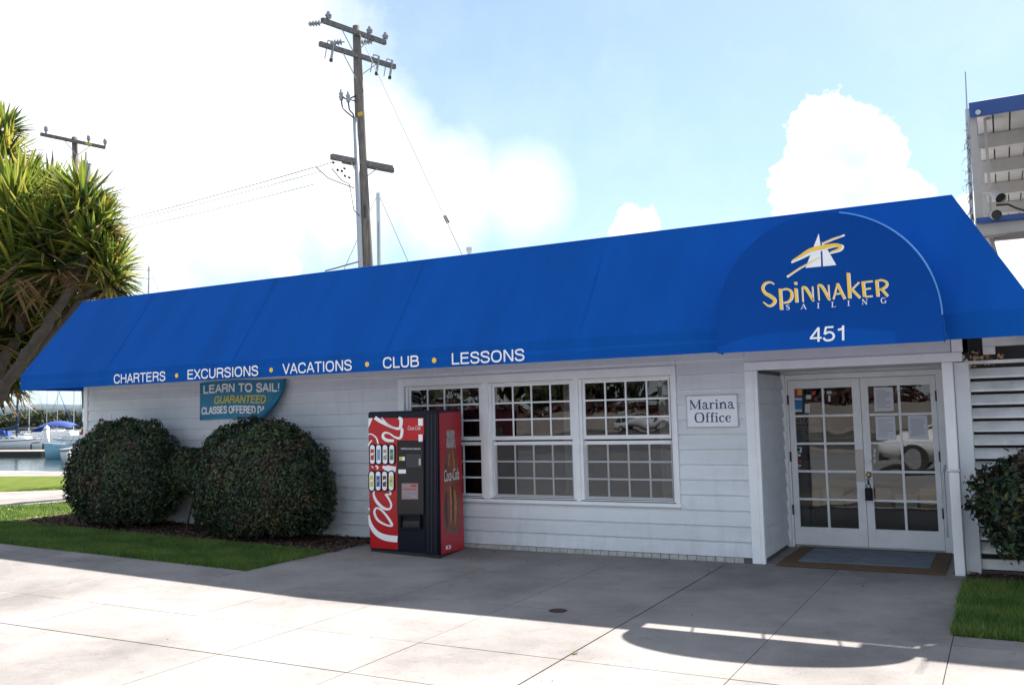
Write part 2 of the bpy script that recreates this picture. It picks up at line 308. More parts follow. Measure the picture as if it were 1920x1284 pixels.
def copy_tree(o, parent=None, loc=None, rz=None, label=None):
    kids = list(o.children); c = o.copy(); COL.objects.link(c); c.parent = parent
    if loc is not None: c.location = loc
    if rz is not None: c.rotation_euler = (0, 0, rz)
    if label: c['label'] = label
    for k in kids: copy_tree(k, c)
    return c

def sst(t): t = max(0.0, min(1.0, t)); return t*t*(3-2*t)
def gh(x, y):
    """ground height: level by the door, rising gently to the left"""
    r = 0.022*max(0.0, -6.0-x); r = min(r, 0.2)
    return r*sst((y+5.3)/2.4)

# ------------------------------------------------------------------ ground, pavement, water
# promenade edge beyond the far lawn
PA = Vector((-30.2, 8.6, 0)); PD = Vector((1, 0.04, 0)).normalized()
b = MB()
xs = [-120, -60, -40] + [-30+i*1.0 for i in range(37)] + [10, 20, 60]; ys = [-9.0, -8, -7, -6, -5.3, -4.7, -4.1, -3.5, -2.9, -2, -1, 0, 2, 4, 6, 8.7]
b.add([(x, y, gh(x, y)-0.06) for y in ys for x in xs], [(j*len(xs)+i, j*len(xs)+i+1, (j+1)*len(xs)+i+1, (j+1)*len(xs)+i) for j in range(len(ys)-1) for i in range(len(xs)-1)])
tag(b.build('ground', M['soil']), kind='structure')
b = MB(); b.box(-120, 60, 8.75, 8.95, -3, 0.2); tag(b.build('seawall', M['concrete']), kind='structure')
b = MB(); b.grid(lambda u, v: (-1200+u*1400, 8.96+v*1000, -1.0), 1, 1); tag(b.build('water', M['water']), kind='structure')
b = MB(); b.grid(lambda u, v: (-400+u*800, -400+v*391.0, -0.05), 1, 1); tag(b.build('road', M['asphalt']), kind='structure')

pave = thing('pavement', None, None, kind='structure')
XJ = [-2.83-1.2*k for k in range(-3, 14)][::-1]; XJ = [round(x, 3) for x in XJ]
XJ = sorted([-0.44, -1.65] + [-2.83-1.2*k for k in range(0, 13)] + [0.76, 1.96, 3.2])
YJ = [-8.9, -7.65, -6.45, -5.25, -4.38, -2.96]
def slab(x0, x1, y0, y1, g=0.003, name='slab'):
    n_, m_ = 4, 4; W_ = lambda v, l: g+(.0045 if any(abs(v-q) < .01 for q in l) else 0)
    x0 += W_(x0, (-2.83,)); x1 -= W_(x1, (-2.83,)); y0 += W_(y0, (-5.25,)); y1 -= W_(y1, (-5.25,)); bb = MB(); dz = random.uniform(-.0015, .0015)
    top = [(x0+(x1-x0)*i/n_, y0+(y1-y0)*j/m_) for j in range(m_+1) for i in range(n_+1)]
    bb.add([(x, y, gh(x, y)+dz) for x, y in top], [(j*(n_+1)+i, j*(n_+1)+i+1, (j+1)*(n_+1)+i+1, (j+1)*(n_+1)+i) for j in range(m_) for i in range(n_)])
    ring = [(x0, y0), (x1, y0), (x1, y1), (x0, y1)]; ring = [p for k in range(4) for p in [(ring[k][0]+(ring[(k+1) % 4][0]-ring[k][0])*t/4, ring[k][1]+(ring[(k+1) % 4][1]-ring[k][1])*t/4) for t in range(4)]]
    k = len(ring); bb.add([(x, y, gh(x, y)+dz) for x, y in ring]+[(x, y, gh(x, y)-0.05) for x, y in ring], [(i, k+i, k+(i+1) % k, (i+1) % k) for i in range(k)])
    return bb.build(name, M['concrete'], pave)
for i in range(len(XJ)-1):
    x0, x1 = XJ[i], XJ[i+1]
    for j in range(len(YJ)-1): slab(x0, x1, YJ[j], YJ[j+1])
    xl = -7.64
    if x0 >= -7.7 and x1 <= -0.43: slab(x0, x1, YJ[-1], -0.03)
    elif x0 < -7.7 and x1 > -7.7: slab(-7.64, x1, YJ[-1], -0.03)
    if x1 <= -7.6 or (x0 < -7.7 < x1): slab(x0, min(x1, -7.64), YJ[-1], -2.57)
    elif x0 > -0.5: slab(x0, x1, YJ[-1], -2.66)
slab(-2.45, -0.56, -0.02, 1.42)
b = MB(); b.add([(x, y, gh(x, y)-0.02) for y in [-9, -8, -7, -6, -5.3, -4.7, -4.1, -3.5, -2.9, -2.5] for x in [-19+i*.9 for i in range(26)]], [(j*26+i, j*26+i+1, (j+1)*26+i+1, (j+1)*26+i) for j in range(9) for i in range(25)])
b.box(-7.69, -0.44, -2.6, -0.02, -0.04, -0.02)
tag(b.build('joint_filler', M['joint'], pave))

# far walks
def path(name, quad, z, mat, label=None):
    bb = MB(); n_ = 24
    a, b_, c, d = [Vector(q) for q in quad]
    bb.grid(lambda u, v: ((a.lerp(b_, u)).lerp(d.lerp(c, u), v).to_tuple()[:2] + (z,)), n_, 2)
    return tag(bb.build(name, mat), kind='structure')
p1 = onz(0, 950, .2); p2 = onz(118, 942, .2); q1 = onz(0, 923, .2); q2 = onz(120, 919, .2)
dA = (p2-p1); dB = (q2-q1)
path('path', [p1-dA*3, p2+dA*3, q2+dB*3, q1-dB*1.5], 0.212, M['concrete'])
r1 = onz(0, 893, .2); r2 = onz(125, 893, .2)
path('promenade', [r1-(r2-r1)*4, r2+(r2-r1)*4, Vector((-8, 8.76, .2)), Vector((-60, 8.76, .2))], 0.21, M['concrete'])

# lawns
def sheet(name, x0, x1, y0, y1, dz, mat, nx=20, ny=8):
    bb = MB(); bb.grid(lambda u, v: (x0+(x1-x0)*u, y0+(y1-y0)*v, gh(x0+(x1-x0)*u, y0+(y1-y0)*v)+dz), nx, ny); return tag(bb.build(name, mat), kind='structure')
sheet('lawn', -40, -7.62, -2.55, -1.25, 0.012, M['lawn'], 60, 4)
sheet('lawn', -60, -14.3, -1.249, 8.7, 0.006, M['lawn'], 40, 20)
sheet('lawn', -0.42, 6, -2.65, -0.42, 0.012, M['lawn'])
sheet('planting_bed', -14.3, -7.65, -1.249, -0.03, 0.0, M['soil'], 20, 3)
sheet('planting_bed', -0.42, 6, -0.419, 0.12, 0.006, M['soil'], 10, 3)
def grass(name, n, region, h0=0.035, h1=0.06, wd=0.004):
    x0, x1, y0, y1 = region; X = RNG.uniform(x0, x1, n); Y = RNG.uniform(y0, y1, n)
    def sd(a, d): return (X-a.x)*d.y-(Y-a.y)*d.x
    keep = ~((sd(p1, dA) < 0) & (sd(q1, dB) > 0)); X = X[keep]; Y = Y[keep]; n = len(X); A = RNG.uniform(0, 2*np.pi, n); H = RNG.uniform(h0, h1, n); W = wd*RNG.uniform(.6, 1.4, n)
    Z = np.array([gh(x, y) for x, y in zip(X, Y)])+0.005; tx = RNG.normal(0, .35, n)*H; ty = RNG.normal(0, .35, n)*H
    v = np.stack([np.stack([X-np.cos(A)*W, Y-np.sin(A)*W, Z], 1), np.stack([X+np.cos(A)*W, Y+np.sin(A)*W, Z], 1), np.stack([X+tx, Y+ty, Z+H], 1)], 1).reshape(-1, 3)
    me = bpy.data.meshes.new(name); me.from_pydata(v.tolist(), [], np.arange(3*n).reshape(-1, 3).tolist())
    for g in GRASS: me.materials.append(g)
    gi = RNG.choice(3, n, p=[.5, .2, .3])
    pat = np.array([noise.noise(Vector((x*1.6, y*2.4, 0)))+.5*noise.noise(Vector((x*6, y*6, 2))) for x, y in zip(X, Y)]); r_ = RNG.uniform(0, 1, n)
    gi = np.where((pat > .18) & (r_ < .6), 1, gi); gi = np.where((pat < -.22) & (r_ < .6), 2, gi); gi = np.where(r_ > .965, 3, gi)
    me.polygons.foreach_set('material_index', gi.astype(np.int32)); me.update()
    o = link_mesh(name, me); return o
tag(grass('grass', 90000, (-14.5, -7.58, -2.585, -1.22)), 'short green grass in the shaded strip before the two round bushes', 'grass', kind='stuff')
tag(grass('grass', 42000, (-20.5, -14.3, -2.5, 5.5), .03, .05, .006), 'sunlit green grass beyond the left corner of the building', 'grass', kind='stuff')
tag(grass('grass', 40000, (-0.46, 1.6, -2.68, -0.40), .04, .07), 'short green grass in the plot right of the entrance', 'grass', kind='stuff')
tag(grass('grass', 3200, (-14.0, -7.56, -2.625, -2.55), .02, .05), 'stray grass blades spilling over the pavement edge', 'grass', kind='stuff')
# sparse flattened scatter for the bed
def litter(name, n, region, s0, s1, mats, label):
    x0, x1, y0, y1 = region; bb = MB()
    for i in range(n):
        x = random.uniform(x0, x1); y = random.uniform(y0, y1)+0.05*math.sin(x*3); z = gh(x, y)+random.uniform(.004, .03); a = random.uniform(0, 6.28); s_ = random.uniform(s0, s1)
        u = Vector((math.cos(a), math.sin(a), random.uniform(-.5, .5)))*s_; v = Vector((-math.sin(a), math.cos(a), random.uniform(-.5, .5)))*s_*.5; p = Vector((x, y, z))
        bb.cur = random.choices(range(len(mats)), [3, 3, 1])[0]; bb.add([p-u, p-v, p+u, p+v], [(0, 1, 2, 3)])
    return tag(bb.build(name, mats), label, 'mulch', kind='stuff')
litter('bark_mulch', 13000, (-14.2, -7.55, -1.27, -0.05), .012, .035, MULCH, 'brown bark mulch and dead leaves under the two round bushes')
litter('bark_mulch', 2500, (-0.42, 1.6, -0.42, 0.1), .01, .03, MULCH, 'dark mulch below the white louvres at the right')

litter('pavement_litter', 70, (-7.4, -0.5, -1.1, -.06), .006, .018, MULCH, 'scattered dry leaf crumbs on the pavement along the wall')
litter('pavement_litter', 60, (-12, 1, -6.2, -1.2), .005, .012, MULCH, 'sparse grit and leaf crumbs across the open pavement')
# ------------------------------------------------------------------ building
bl = thing('office_building', 'long single storey office with pale grey lap siding and white trim', 'building', (-7, 0, 0))
WX0, WX1, WZ0, WZ1 = -7.31, -3.36, 0.59, 2.23
LX = -13.89
b = MB()
b.box(LX, WX0+.09, 0.0, 0.14, -.05, 3.78); b.box(WX1-.09, -2.46, 0.0, 0.14, -.05, 3.78)
b.box(WX0+.09, WX1-.09, 0.0, 0.14, -.05, WZ0+.07); b.box(WX0+.09, WX1-.09, 0.0, 0.14, WZ1-.13, 3.78)
b.box(-2.46, -0.45, 0.0, 0.14, 2.15, 3.78); b.box(-0.449, -0.36, 0.0, 0.14, 2.42, 3.78); b.box(-0.359, 3.0, 0.02, 0.14, 2.42, 2.62)
b.box(LX, LX+.14, .14, 8, -.05, 2.9); b.box(LX+.14, -.36, 7.86, 8, -.05, 2.9)
b.box(-2.62, -2.46, .14, 1.40, -.05, 2.9)
b.prism([(-.359, .02, 2.621), (.24, .02, 2.621), (-.34, .02, 3.75), (-.359, .02, 3.75)], (0, .1, 0))  # unseen triangular filler added to stop sun passing under the awning's hip end
b.build('wall', M['wallback'], bl)
part_box('roof', M['greyw'], bl, LX+.0, -.36, 0.14, 8.1, 2.9, 3.02)
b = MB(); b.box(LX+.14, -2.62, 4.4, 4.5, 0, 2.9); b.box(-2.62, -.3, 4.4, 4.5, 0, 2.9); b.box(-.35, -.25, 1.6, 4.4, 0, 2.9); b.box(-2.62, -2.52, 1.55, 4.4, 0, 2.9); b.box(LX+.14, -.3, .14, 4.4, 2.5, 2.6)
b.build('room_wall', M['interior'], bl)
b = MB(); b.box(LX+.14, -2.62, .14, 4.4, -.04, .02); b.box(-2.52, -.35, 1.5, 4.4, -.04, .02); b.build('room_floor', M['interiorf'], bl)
# room contents seen dimly through the glass
# siding boards
EXPO = 0.171
def board(x0, x1, z0, parent, h=EXPO, dirn='y', off=0.0):
    d0, d1 = 0.031, 0.006; h = h-.0021
    if dirn == 'y':
        vs = [(x0, -d0, z0), (x1, -d0, z0), (x1, 0.001, z0), (x0, 0.001, z0), (x0, -d1, z0+h), (x1, -d1, z0+h), (x1, .001, z0+h), (x0, .001, z0+h)]
    else:
        vs = [(off+d0, x0, z0), (off+d0, x1, z0), (off, x1, z0), (off, x0, z0), (off+d1, x0, z0+h), (off+d1, x1, z0+h), (off, x1, z0+h), (off, x0, z0+h)]
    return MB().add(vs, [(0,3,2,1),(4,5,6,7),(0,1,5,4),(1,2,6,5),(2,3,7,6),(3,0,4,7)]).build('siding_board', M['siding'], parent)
for k in range(15):
    z0 = 0.06+k*EXPO
    if z0 > 2.45: break
    zt = z0+EXPO
    spans = [(LX+.09, WX0), (WX0, WX1), (WX1, -2.56)]
    if zt <= WZ0+.001: spans = [(LX+.09, -2.56)]
    elif z0 < WZ1 and zt > WZ0: spans = [(LX+.09, WX0-.001), (WX1+.001, -2.56)]
    if z0 < WZ0 < zt: spans = [(LX+.09, WX0-.001), (WX1+.001, -2.56)]
    for (a, c) in spans:
        # random butt joints every 3-5 m
        x = a; cuts = [a]
        while c-x > 5.0:
            x += random.uniform(2.6, 4.4)
            if c-x > .8: cuts.append(x)
        cuts.append(c)
        for p, q in zip(cuts, cuts[1:]): board(p+.0012, q-.0012, z0, bl)
for k in range(13):
    z0 = 0.05+k*EXPO
    if z0+EXPO < 2.2: board(0.02, 1.33, z0, bl, dirn='x', off=-2.459)
part_box('corner_board', M['white'], bl, LX-.02, LX+.085, -.035, .0, 0.0, 2.6, bev=.004)
# painted brick course at the foot of the wall
for i in range(44):
    x0 = -7.3+i*.108
    if x0 < -2.66: part_box('brick', M['brick'], bl, x0+.003, x0+.105, -.028+random.uniform(0, .004), -.0, -.01, .052, bev=.003)
# trim around the recess
part_box('trim', M['white'], bl, -2.461, -2.418, -.038, .022, 0.0, 2.127, bev=.003)
part_box('trim', M['white'], bl, -2.459, -2.405, 1.325, 1.368, 0.0, 2.112, bev=.003)
tr = MB(); tr.bbox(-2.56, -2.462, -.04, -.0, 0.0, 2.128, b=.004); tr.build('trim', M['white'], bl)
tr = MB(); tr.bbox(-2.56, -0.36, -.04, -.001, 2.13, 2.225, b=.004); tr.build('trim', M['white'], bl)
part_box('fascia_board', M['greyw'], bl, -2.56, -.46, -.015, -.001, 2.227, 2.6)
part_box('trim', M['white'], bl, -.45, -.35, -.04, .02, 2.227, 2.5)
b = MB(); b.bbox(-.545, -.45, -.05, .045, -.012, 1.02, b=.005); b.bbox(-.55, -.452, -.052, .047, 1.024, 2.128, b=.005); post = b.build('post', M['white'], bl)
b = MB(); b.box(-.556, -.44, -.058, .052, 1.03, 1.05); b.build('post_strap', M['steel'], post)
b = MB(); b.tube([(-.60, .1, .35), (-.60, .1, 1.0), (-.58, .08, 1.08)], .012); b.build('pipe', M['steel'], bl)
part_box('wall_return', M['siding'], bl, -.44, -.31, .05, .10, 0.0, 2.12)
part_box('ceiling', M['greyw'], bl, -2.46, -.35, .001, 1.6, 2.15, 2.2)
part_box('recess_header', M['greyw'], bl, -2.46, -.55, 1.36, 1.42, 2.115, 2.149)
part_box('recess_wall', M['siding'], bl, -.55, -.45, .05, 1.45, 0, 2.15)

part_box('siding_board', M['siding'], bl, WX0, WX1, -.018, -.001, WZ1+.001, 2.281)
part_box('siding_board', M['siding'], bl, WX0, WX1, -.026, -.001, .575, WZ0-.001)
# windows
def double_hung(x0, x1, screened, curtain=False):
    """x0..x1 glass width"""
    z0, z1, zm0, zm1 = .69, 2.065, 1.315, 1.43
    wroot = MB()
    # jambs, head and sill round the two sashes
    wroot.bbox(x0-.075, x0-.035, -.012, .09, WZ0+.055, WZ1-.115, b=.003); wroot.bbox(x1+.035, x1+.075, -.012, .09, WZ0+.055, WZ1-.115, b=.003)
    wroot.bbox(x0-.034, x1+.034, -.012, .09, z1+.032, WZ1-.115, b=.003); wroot.bbox(x0-.034, x1+.034, -.014, .09, WZ0+.055, z0-.035, b=.003)
    win = wroot.build('window', M['white'], bl)
    for (a, c, yf, nm) in ((zm1, z1, .012, 0), (z0, zm0, .038, 1)):
        s_ = MB(); top = .03 if nm == 0 else .045; bot = .05 if nm == 0 else .035
        s_.bbox(x0-.034, x0, yf, yf+.03, a-bot, c+top, b=.003); s_.bbox(x1, x1+.034, yf, yf+.03, a-bot, c+top, b=.003)
        s_.bbox(x0, x1, yf, yf+.03, c, c+top, b=.003); s_.bbox(x0, x1, yf, yf+.03, a-bot, a, b=.003)
        s_.build('sash', M['white'], win)
        mb = MB(); mw = .020
        for i in range(1, 4):
            x = x0+(x1-x0)*i/4; mb.box(x-mw/2, x+mw/2, yf+.004, yf+.024, a, c)
        for j in range(1, 3):
            z = a+(c-a)*j/3
            for i in range(4):
                xa = x0+(x1-x0)*i/4+(mw/2 if i else 0); xb = x0+(x1-x0)*(i+1)/4-(mw/2 if i < 3 else 0); mb.box(xa, xb, yf+.005, yf+.023, z-mw/2, z+mw/2)
        mb.build('muntin', M['white'], win)
        for i in range(4):
            for j in range(3):
                xa = x0+(x1-x0)*i/4; xb = x0+(x1-x0)*(i+1)/4; za = a+(c-a)*j/3; zb = a+(c-a)*(j+1)/3; t1, t2, t3 = [random.uniform(-.0008, .0008) for _ in range(3)]
                MB().add([(xa, yf+.014+t1, za), (xb, yf+.014+t2, za), (xb, yf+.014+t2+t3, zb), (xa, yf+.014+t1+t3, zb)], [(0, 1, 2, 3)]).build('pane', M['glass'], win)
    if screened:
        part_box('screen', M['screen'], win, x0-.02, x1+.02, .018, .020, z0-.02, zm0+.0)
    # half drawn blind / curtain hanging inside
    cu = MB(); n_ = 60
    if curtain:
        cu.grid(lambda u, v: (x0-.05+(x1-x0+.1)*u, .28+.03*math.sin(u*70), .3+1.9*v), n_, 1); cu.build('curtain', M['curtain'], win, True)
    else:
        cu.grid(lambda u, v: (x1-.22+.3*u, .30+.03*math.sin(u*40), .3+1.9*v), 24, 1); cu.build('curtain', M['drape'], win, True)
    return win
def screen_mat():
    mt = bpy.data.materials.new('insect screen'); mt.use_nodes = True; n = mt.node_tree.nodes; l = mt.node_tree.links; n.clear()
    o = n.new('ShaderNodeOutputMaterial'); ms = n.new('ShaderNodeMixShader'); ms.inputs[0].default_value = .18; t = n.new('ShaderNodeBsdfTransparent'); d = n.new('ShaderNodeBsdfDiffuse'); d.inputs[0].default_value = (.25, .245, .245, 1)
    l.new(t.outputs[0], ms.inputs[1]); l.new(d.outputs[0], ms.inputs[2]); l.new(ms.outputs[0], o.inputs[0]); return mt
M['screen'] = screen_mat(); M['drape'] = pm('grey drape', (.30, .29, .29), .9)
double_hung(-7.13, -6.055, False, True); double_hung(-5.82, -4.75, True); double_hung(-4.54, -3.475, True)
b = MB()
b.bbox(WX0, WX0+.1, -.045, .0, WZ0+.045, WZ1, b=.005); b.bbox(WX1-.05, WX1, -.045, .0, WZ0+.045, WZ1, b=.005)
b.bbox(WX0+.1, WX1-.05, -.045, .0, WZ1-.11, WZ1, b=.005)
b.bbox(-5.98, -5.895, -.03, .0, WZ0+.045, WZ1-.11, b=.004); b.bbox(-4.675, -4.615, -.03, .0, WZ0+.045, WZ1-.11, b=.004)
b.build('window_casing', M['white'], bl)
part_box('window_sill', M['white'], bl, WX0-.0, WX1+.02, -.062, .0, WZ0, WZ0+.044, bev=.006)

# double door, 1.4 m back in the recess
DY = 1.40
b = MB(); b.bbox(-2.457, -2.385, DY-.03, DY+.08, 0, 2.11, b=.004); b.bbox(-.70, -.56, DY-.03, DY+.08, 0, 2.11, b=.004); b.bbox(-2.385, -.70, DY-.03, DY+.08, 2.045, 2.11, b=.004)
b.build('door_frame', M['white'], bl)
part_box('threshold', M['steel'], bl, -2.385, -.70, DY-.02, DY+.08, .0, .022)
def leaf_door(x0, x1, g0, g1):
    z0, z1, gz0, gz1 = .025, 2.04, .24, 1.935
    d = MB(); d.bbox(x0, g0, DY, DY+.045, z0, z1, b=.003); d.bbox(g1, x1, DY, DY+.045, z0, z1, b=.003); d.bbox(g0, g1, DY, DY+.045, gz1, z1, b=.003); d.bbox(g0, g1, DY, DY+.045, z0, gz0, b=.003)
    xm = (g0+g1)/2; d.box(xm-.013, xm+.013, DY+.006, DY+.038, gz0, gz1)
    for j in range(1, 5):
        z = gz0+(gz1-gz0)*j/5
        for a, c in ((g0, xm-.013), (xm+.013, g1)): d.box(a, c, DY+.007, DY+.037, z-.013, z+.013)
    dr = d.build('door', M['white'], bl)
    for j in range(5):
        for a, c in ((g0, xm), (xm, g1)):
            za = gz0+(gz1-gz0)*j/5; zb = gz0+(gz1-gz0)*(j+1)/5; t1, t2 = random.uniform(-.0005, .0005), random.uniform(-.0005, .0005)
            MB().add([(a, DY+.02, za), (c, DY+.02+t1, za), (c, DY+.02+t1+t2, zb), (a, DY+.02+t2, zb)], [(0, 1, 2, 3)]).build('pane', M['glass'], dr)
    return dr
dl = leaf_door(-2.38, -1.535, -2.31, -1.63); dr = leaf_door(-1.53, -.705, -1.445, -.765)
for d_, x in ((dl, -2.389), (dr, -.708)):
    for z in (.45, 1.1, 1.8): child('hinge', M['blackm'], d_, lambda q: q.bbox(x-.006, x+.012, DY-.035, DY-.001, z-.06, z+.06, b=.002))
child('push_plate', M['plate'], dl, lambda q: q.bbox(-1.625, -1.54, DY-.006, DY-.0005, .80, 1.18, b=.002))
child('deadbolt', M['steel'], dr, lambda q: q.tube([(-1.485, DY, 1.045), (-1.485, DY-.022, 1.045)], .032, 16))
child('door_knob', M['brass'], dr, lambda q: (q.tube([(-1.485, DY, .885), (-1.485, DY-.012, .885)], .036, 16), q.tube([(-1.485, DY-.012, .885), (-1.485, DY-.05, .885), (-1.485, DY-.062, .885), (-1.485, DY-.075, .885)], [.012, .014, .03, .024], 16)), True)
lb = thing('lock_box', 'black key lock box hanging from the knob of the right door', 'lock box', (-1.485, DY-.08, .62))
child('body', M['black'], lb, lambda q: q.bbox(-1.527, -1.443, DY-.115, DY-.07, .60, .735, b=.012))
child('base_cap', M['blackm'], lb, lambda q: q.bbox(-1.53, -1.44, DY-.118, DY-.068, .588, .604, b=.003))
child('shackle', M['blackm'], lb, lambda q: q.tube([(-1.505, DY-.09, .73), (-1.505, DY-.09, .765), (-1.485, DY-.09, .785), (-1.465, DY-.09, .765), (-1.465, DY-.09, .73)], .006, 8))
child('strap', M['navyc'], lb, lambda q: q.tube([(-1.485, DY-.05, .87), (-1.487, DY-.075, .82), (-1.483, DY-.088, .775)], [.012, .01, .014], 8))
child('ring', M['steel'], lb, lambda q: q.tube([(-1.505, DY-.08, .835), (-1.465, DY-.08, .835)], .012, 8))

# notices taped behind the glass
def notice(name, label, cat, corners, lines=9, mat=None, group=None, title=None):
    y = DY+.012; pts = [ony(*c, y) for c in corners]  # tl,tr,br,bl
    t = thing(name, label, cat, tuple((pts[0]+pts[2])/2), group=group); tl, trr, br, bl_ = pts
    def f(u, v, o=0): p = tl.lerp(trr, u).lerp(bl_.lerp(br, u), v); return Vector((p.x, y-o+.004*math.sin(u*3.1), p.z))
    MB().grid(lambda u, v: f(u, v), 6, 4).build('sheet', mat or M['paper'], t)
    q = MB()
    for i in range(lines):
        v = .14+.76*i/lines; e = random.choice([.88, .8, .9, .6]) if title is None else .9
        q.add([f(.12, v, .002), f(e, v, .002), f(e, v+.022, .002), f(.12, v+.022, .002)], [(0, 1, 2, 3)])
    if lines: q.build('printed_lines', M['ink'], t)
    return t
notice('paper_notice', 'white printed notice taped in the upper left pane of the right door', 'notice', [(1638, 726), (1674, 726), (1676, 770), (1640, 771)], 10)
notice('paper_notice', 'white printed notice in the second pane down beside the door meeting edge', 'notice', [(1641, 781), (1678, 780), (1680, 824), (1643, 825)], 8)
notice('paper_notice', 'white printed notice in the second pane down nearest the right hinges', 'notice', [(1702, 779), (1738, 779), (1741, 823), (1704, 823)], 10)
t = thing('closed_sign', 'dark sign reading CLOSED in pale orange letters behind the left door glass', 'sign', (-2.15, DY+.05, 1.4))
q0 = [ony(*c, DY+.04) for c in [(1489, 782), (1538, 781), (1540, 826), (1491, 827)]]
MB().add([q0[3], q0[2], q0[1], q0[0]], [(0, 1, 2, 3)]).build('board', pm('sign board dark', (.03, .02, .022), .6), t)
O = ony(1492, 794, DY+.036); text_mesh('CLOSED', 'lettering', pm('pale orange print', (.42, .22, .16), .6), t, O, (1, 0, 0), (0, 0, 1), ony(1536, 793, DY+.036).x-O.x, .06, bold=.01)
q = MB()
for i, (a, c) in enumerate(((.1, .9), (.3, .85), (.25, .8), (.3, .9), (.35, .7))):
    v = .42+.11*i; f = lambda u, v: Vector((q0[0].lerp(q0[1], u).x, DY+.036, q0[0].lerp(q0[3], v).z)); q.add([f(a, v), f(c, v), f(c, v+.04), f(a, v+.04)], [(0, 1, 2, 3)])
q.build('printed_lines', pm('dim print', (.22, .17, .12), .6), t)
def sticker(name, label, rects, loc):
    t = thing(name, label, 'sticker', tuple(ony(*loc, DY+.012)))
    for (x0, y0, x1, y1, mt) in rects:
        c = [ony(x0, y0, DY+.0125), ony(x1, y0, DY+.0125), ony(x1, y1, DY+.0125), ony(x0, y1, DY+.0125)]
        MB().add(c, [(3, 2, 1, 0)]).build('print', mt, t)
    return t
SR = pm('sticker red', (.5, .03, .03), .5); SO = pm('sticker orange', (.75, .35, .04), .5); SB = pm('sticker blue', (.01, .18, .5), .5); SW = pm('sticker white', (.6, .62, .66), .5); SN = pm('sticker navy', (.02, .08, .28), .5)
sticker('card_sticker', 'column of payment card stickers, orange over striped over blue, on the left door', [(1487, 730, 1495, 741, SR), (1495.2, 730, 1504, 741, SO), (1487, 742, 1504, 746, SN), (1487, 746.2, 1504, 750, SW), (1487, 752, 1504, 766, SB), (1487, 767, 1504, 772, SW)], (1495, 750))
sticker('window_sticker', 'small red and white sticker at the top of the left door glass', [(1522, 733, 1529, 740, SR), (1511, 740, 1521, 748, SW), (1509, 757, 1519, 774, SW)], (1520, 742))
sticker('window_sticker', 'two small white labels in the top right pane of the left door', [(1542, 733, 1546, 737, SW), (1550, 733, 1559, 738, SW), (1553, 741, 1557, 753, SW)], (1550, 740))
sticker('round_sticker', 'round pale blue sticker low on the left door glass', [(1491, 838, 1503, 848, SW), (1494, 840, 1500, 846, SB), (1492, 851, 1501, 855, SW), (1492, 862, 1502, 866, SR), (1493, 871, 1502, 874, SW)], (1497, 843))
sticker('hours_strip', 'narrow white strip of text beside the dead bolt', [(1638, 841, 1642, 848, SW), (1638, 850, 1641, 857, SW), (1638, 860, 1642, 868, SW)], (1639, 855))
# things standing in the dim room behind the doors
t = thing('leaflet_rack', 'leaflet rack with yellow, green and red stacks behind the door glass', 'rack', (-1.6, 2.1, 0))
child('frame', M['interior'], t, lambda q: (q.box(-2.5, -.7, 2.2, 2.4, .02, .38), q.box(-2.5, -.7, 2.38, 2.4, .38, 1.0)))
for i, c in enumerate([(.30, .17, .03), (.10, .20, .05), (.26, .07, .04), (.20, .15, .10), (.30, .30, .28), (.28, .2, .05)]):
    child('leaflet_stack', pm('leaflet %d' % i, c, .7), t, lambda q: q.box(-2.45+i*.29, -2.2+i*.29, 2.16, 2.199, .42, .66 if i % 2 else .58))

# entrance mat
t = thing('door_mat', 'brown bordered door mat with grey blue centre before the double door', 'mat', (-1.5, .7, 0))
child('border', M['matb'], t, lambda q: q.bbox(-2.30, -.63, -.10, 1.33, .004, .016, b=.004))
child('centre', M['matc'], t, lambda q: q.bbox(-2.12, -.79, .2, 1.22, .010, .021, b=.003))
# slight recess for mat sheet above slab (slab top 0)

# louvred enclosure on the right
lv = thing('louvre_panel', 'white wooden louvre panel with angled slats right of the entrance post', 'louvre', (1, .15, 0))
child('stile', M['whited'], lv, lambda q: q.bbox(-.345, -.305, .09, .17, .05, 2.12, b=.004))
child('rail', M['whited'], lv, lambda q: q.bbox(-.36, 2.6, .08, .18, 2.10, 2.135, b=.004))
child('rail', M['whited'], lv, lambda q: q.bbox(-.305, 2.6, .10, .17, .05, .15, b=.004))
for k in range(14):
    z = 1.955-k*.1345
    if z > .18: child('slat', M['whited'], lv, lambda q: q.add([(-.304, .09, z), (2.6, .09, z), (2.6, .09, z+.022), (-.304, .09, z+.022), (-.304, .19, z+.082), (2.6, .19, z+.082), (2.6, .19, z+.104), (-.304, .19, z+.104)], [(0,1,2,3),(7,6,5,4),(3,2,6,7),(0,4,5,1),(0,3,7,4),(1,5,6,2)]))
child('back_board', M['blackm'], lv, lambda q: q.box(-.30, 2.6, .35, .37, 0, 2.6))
child('header_box', M['whited'], lv, lambda q: (q.bbox(-.17, 2.6, .0, .1, 2.27, 2.37, b=.004), q.bbox(-.17, -.06, .0, .1, 2.19, 2.268, b=.004)))
litter2 = MB()
for i in range(90):
    x = random.uniform(-.34, .0); p = Vector((x, .1+random.uniform(-.03, .08), random.choice([2.14, 2.15, 2.2, 2.08])+random.uniform(0, .03))); a = random.uniform(0, 6.28); litter2.cur = random.randrange(3)
    u = Vector((math.cos(a), random.uniform(-.3, .3), math.sin(a)))*.022; v = Vector((-math.sin(a), .2, math.cos(a)))*.012; litter2.add([p-u, p-v, p+u, p+v], [(0, 1, 2, 3)])
tag(litter2.build('dry_leaves', [M['twig'], MULCH[2], pm('pale dry leaf', (.45, .35, .22), .8)]), 'dead leaves caught on top of the white louvres', 'leaves', kind='stuff')

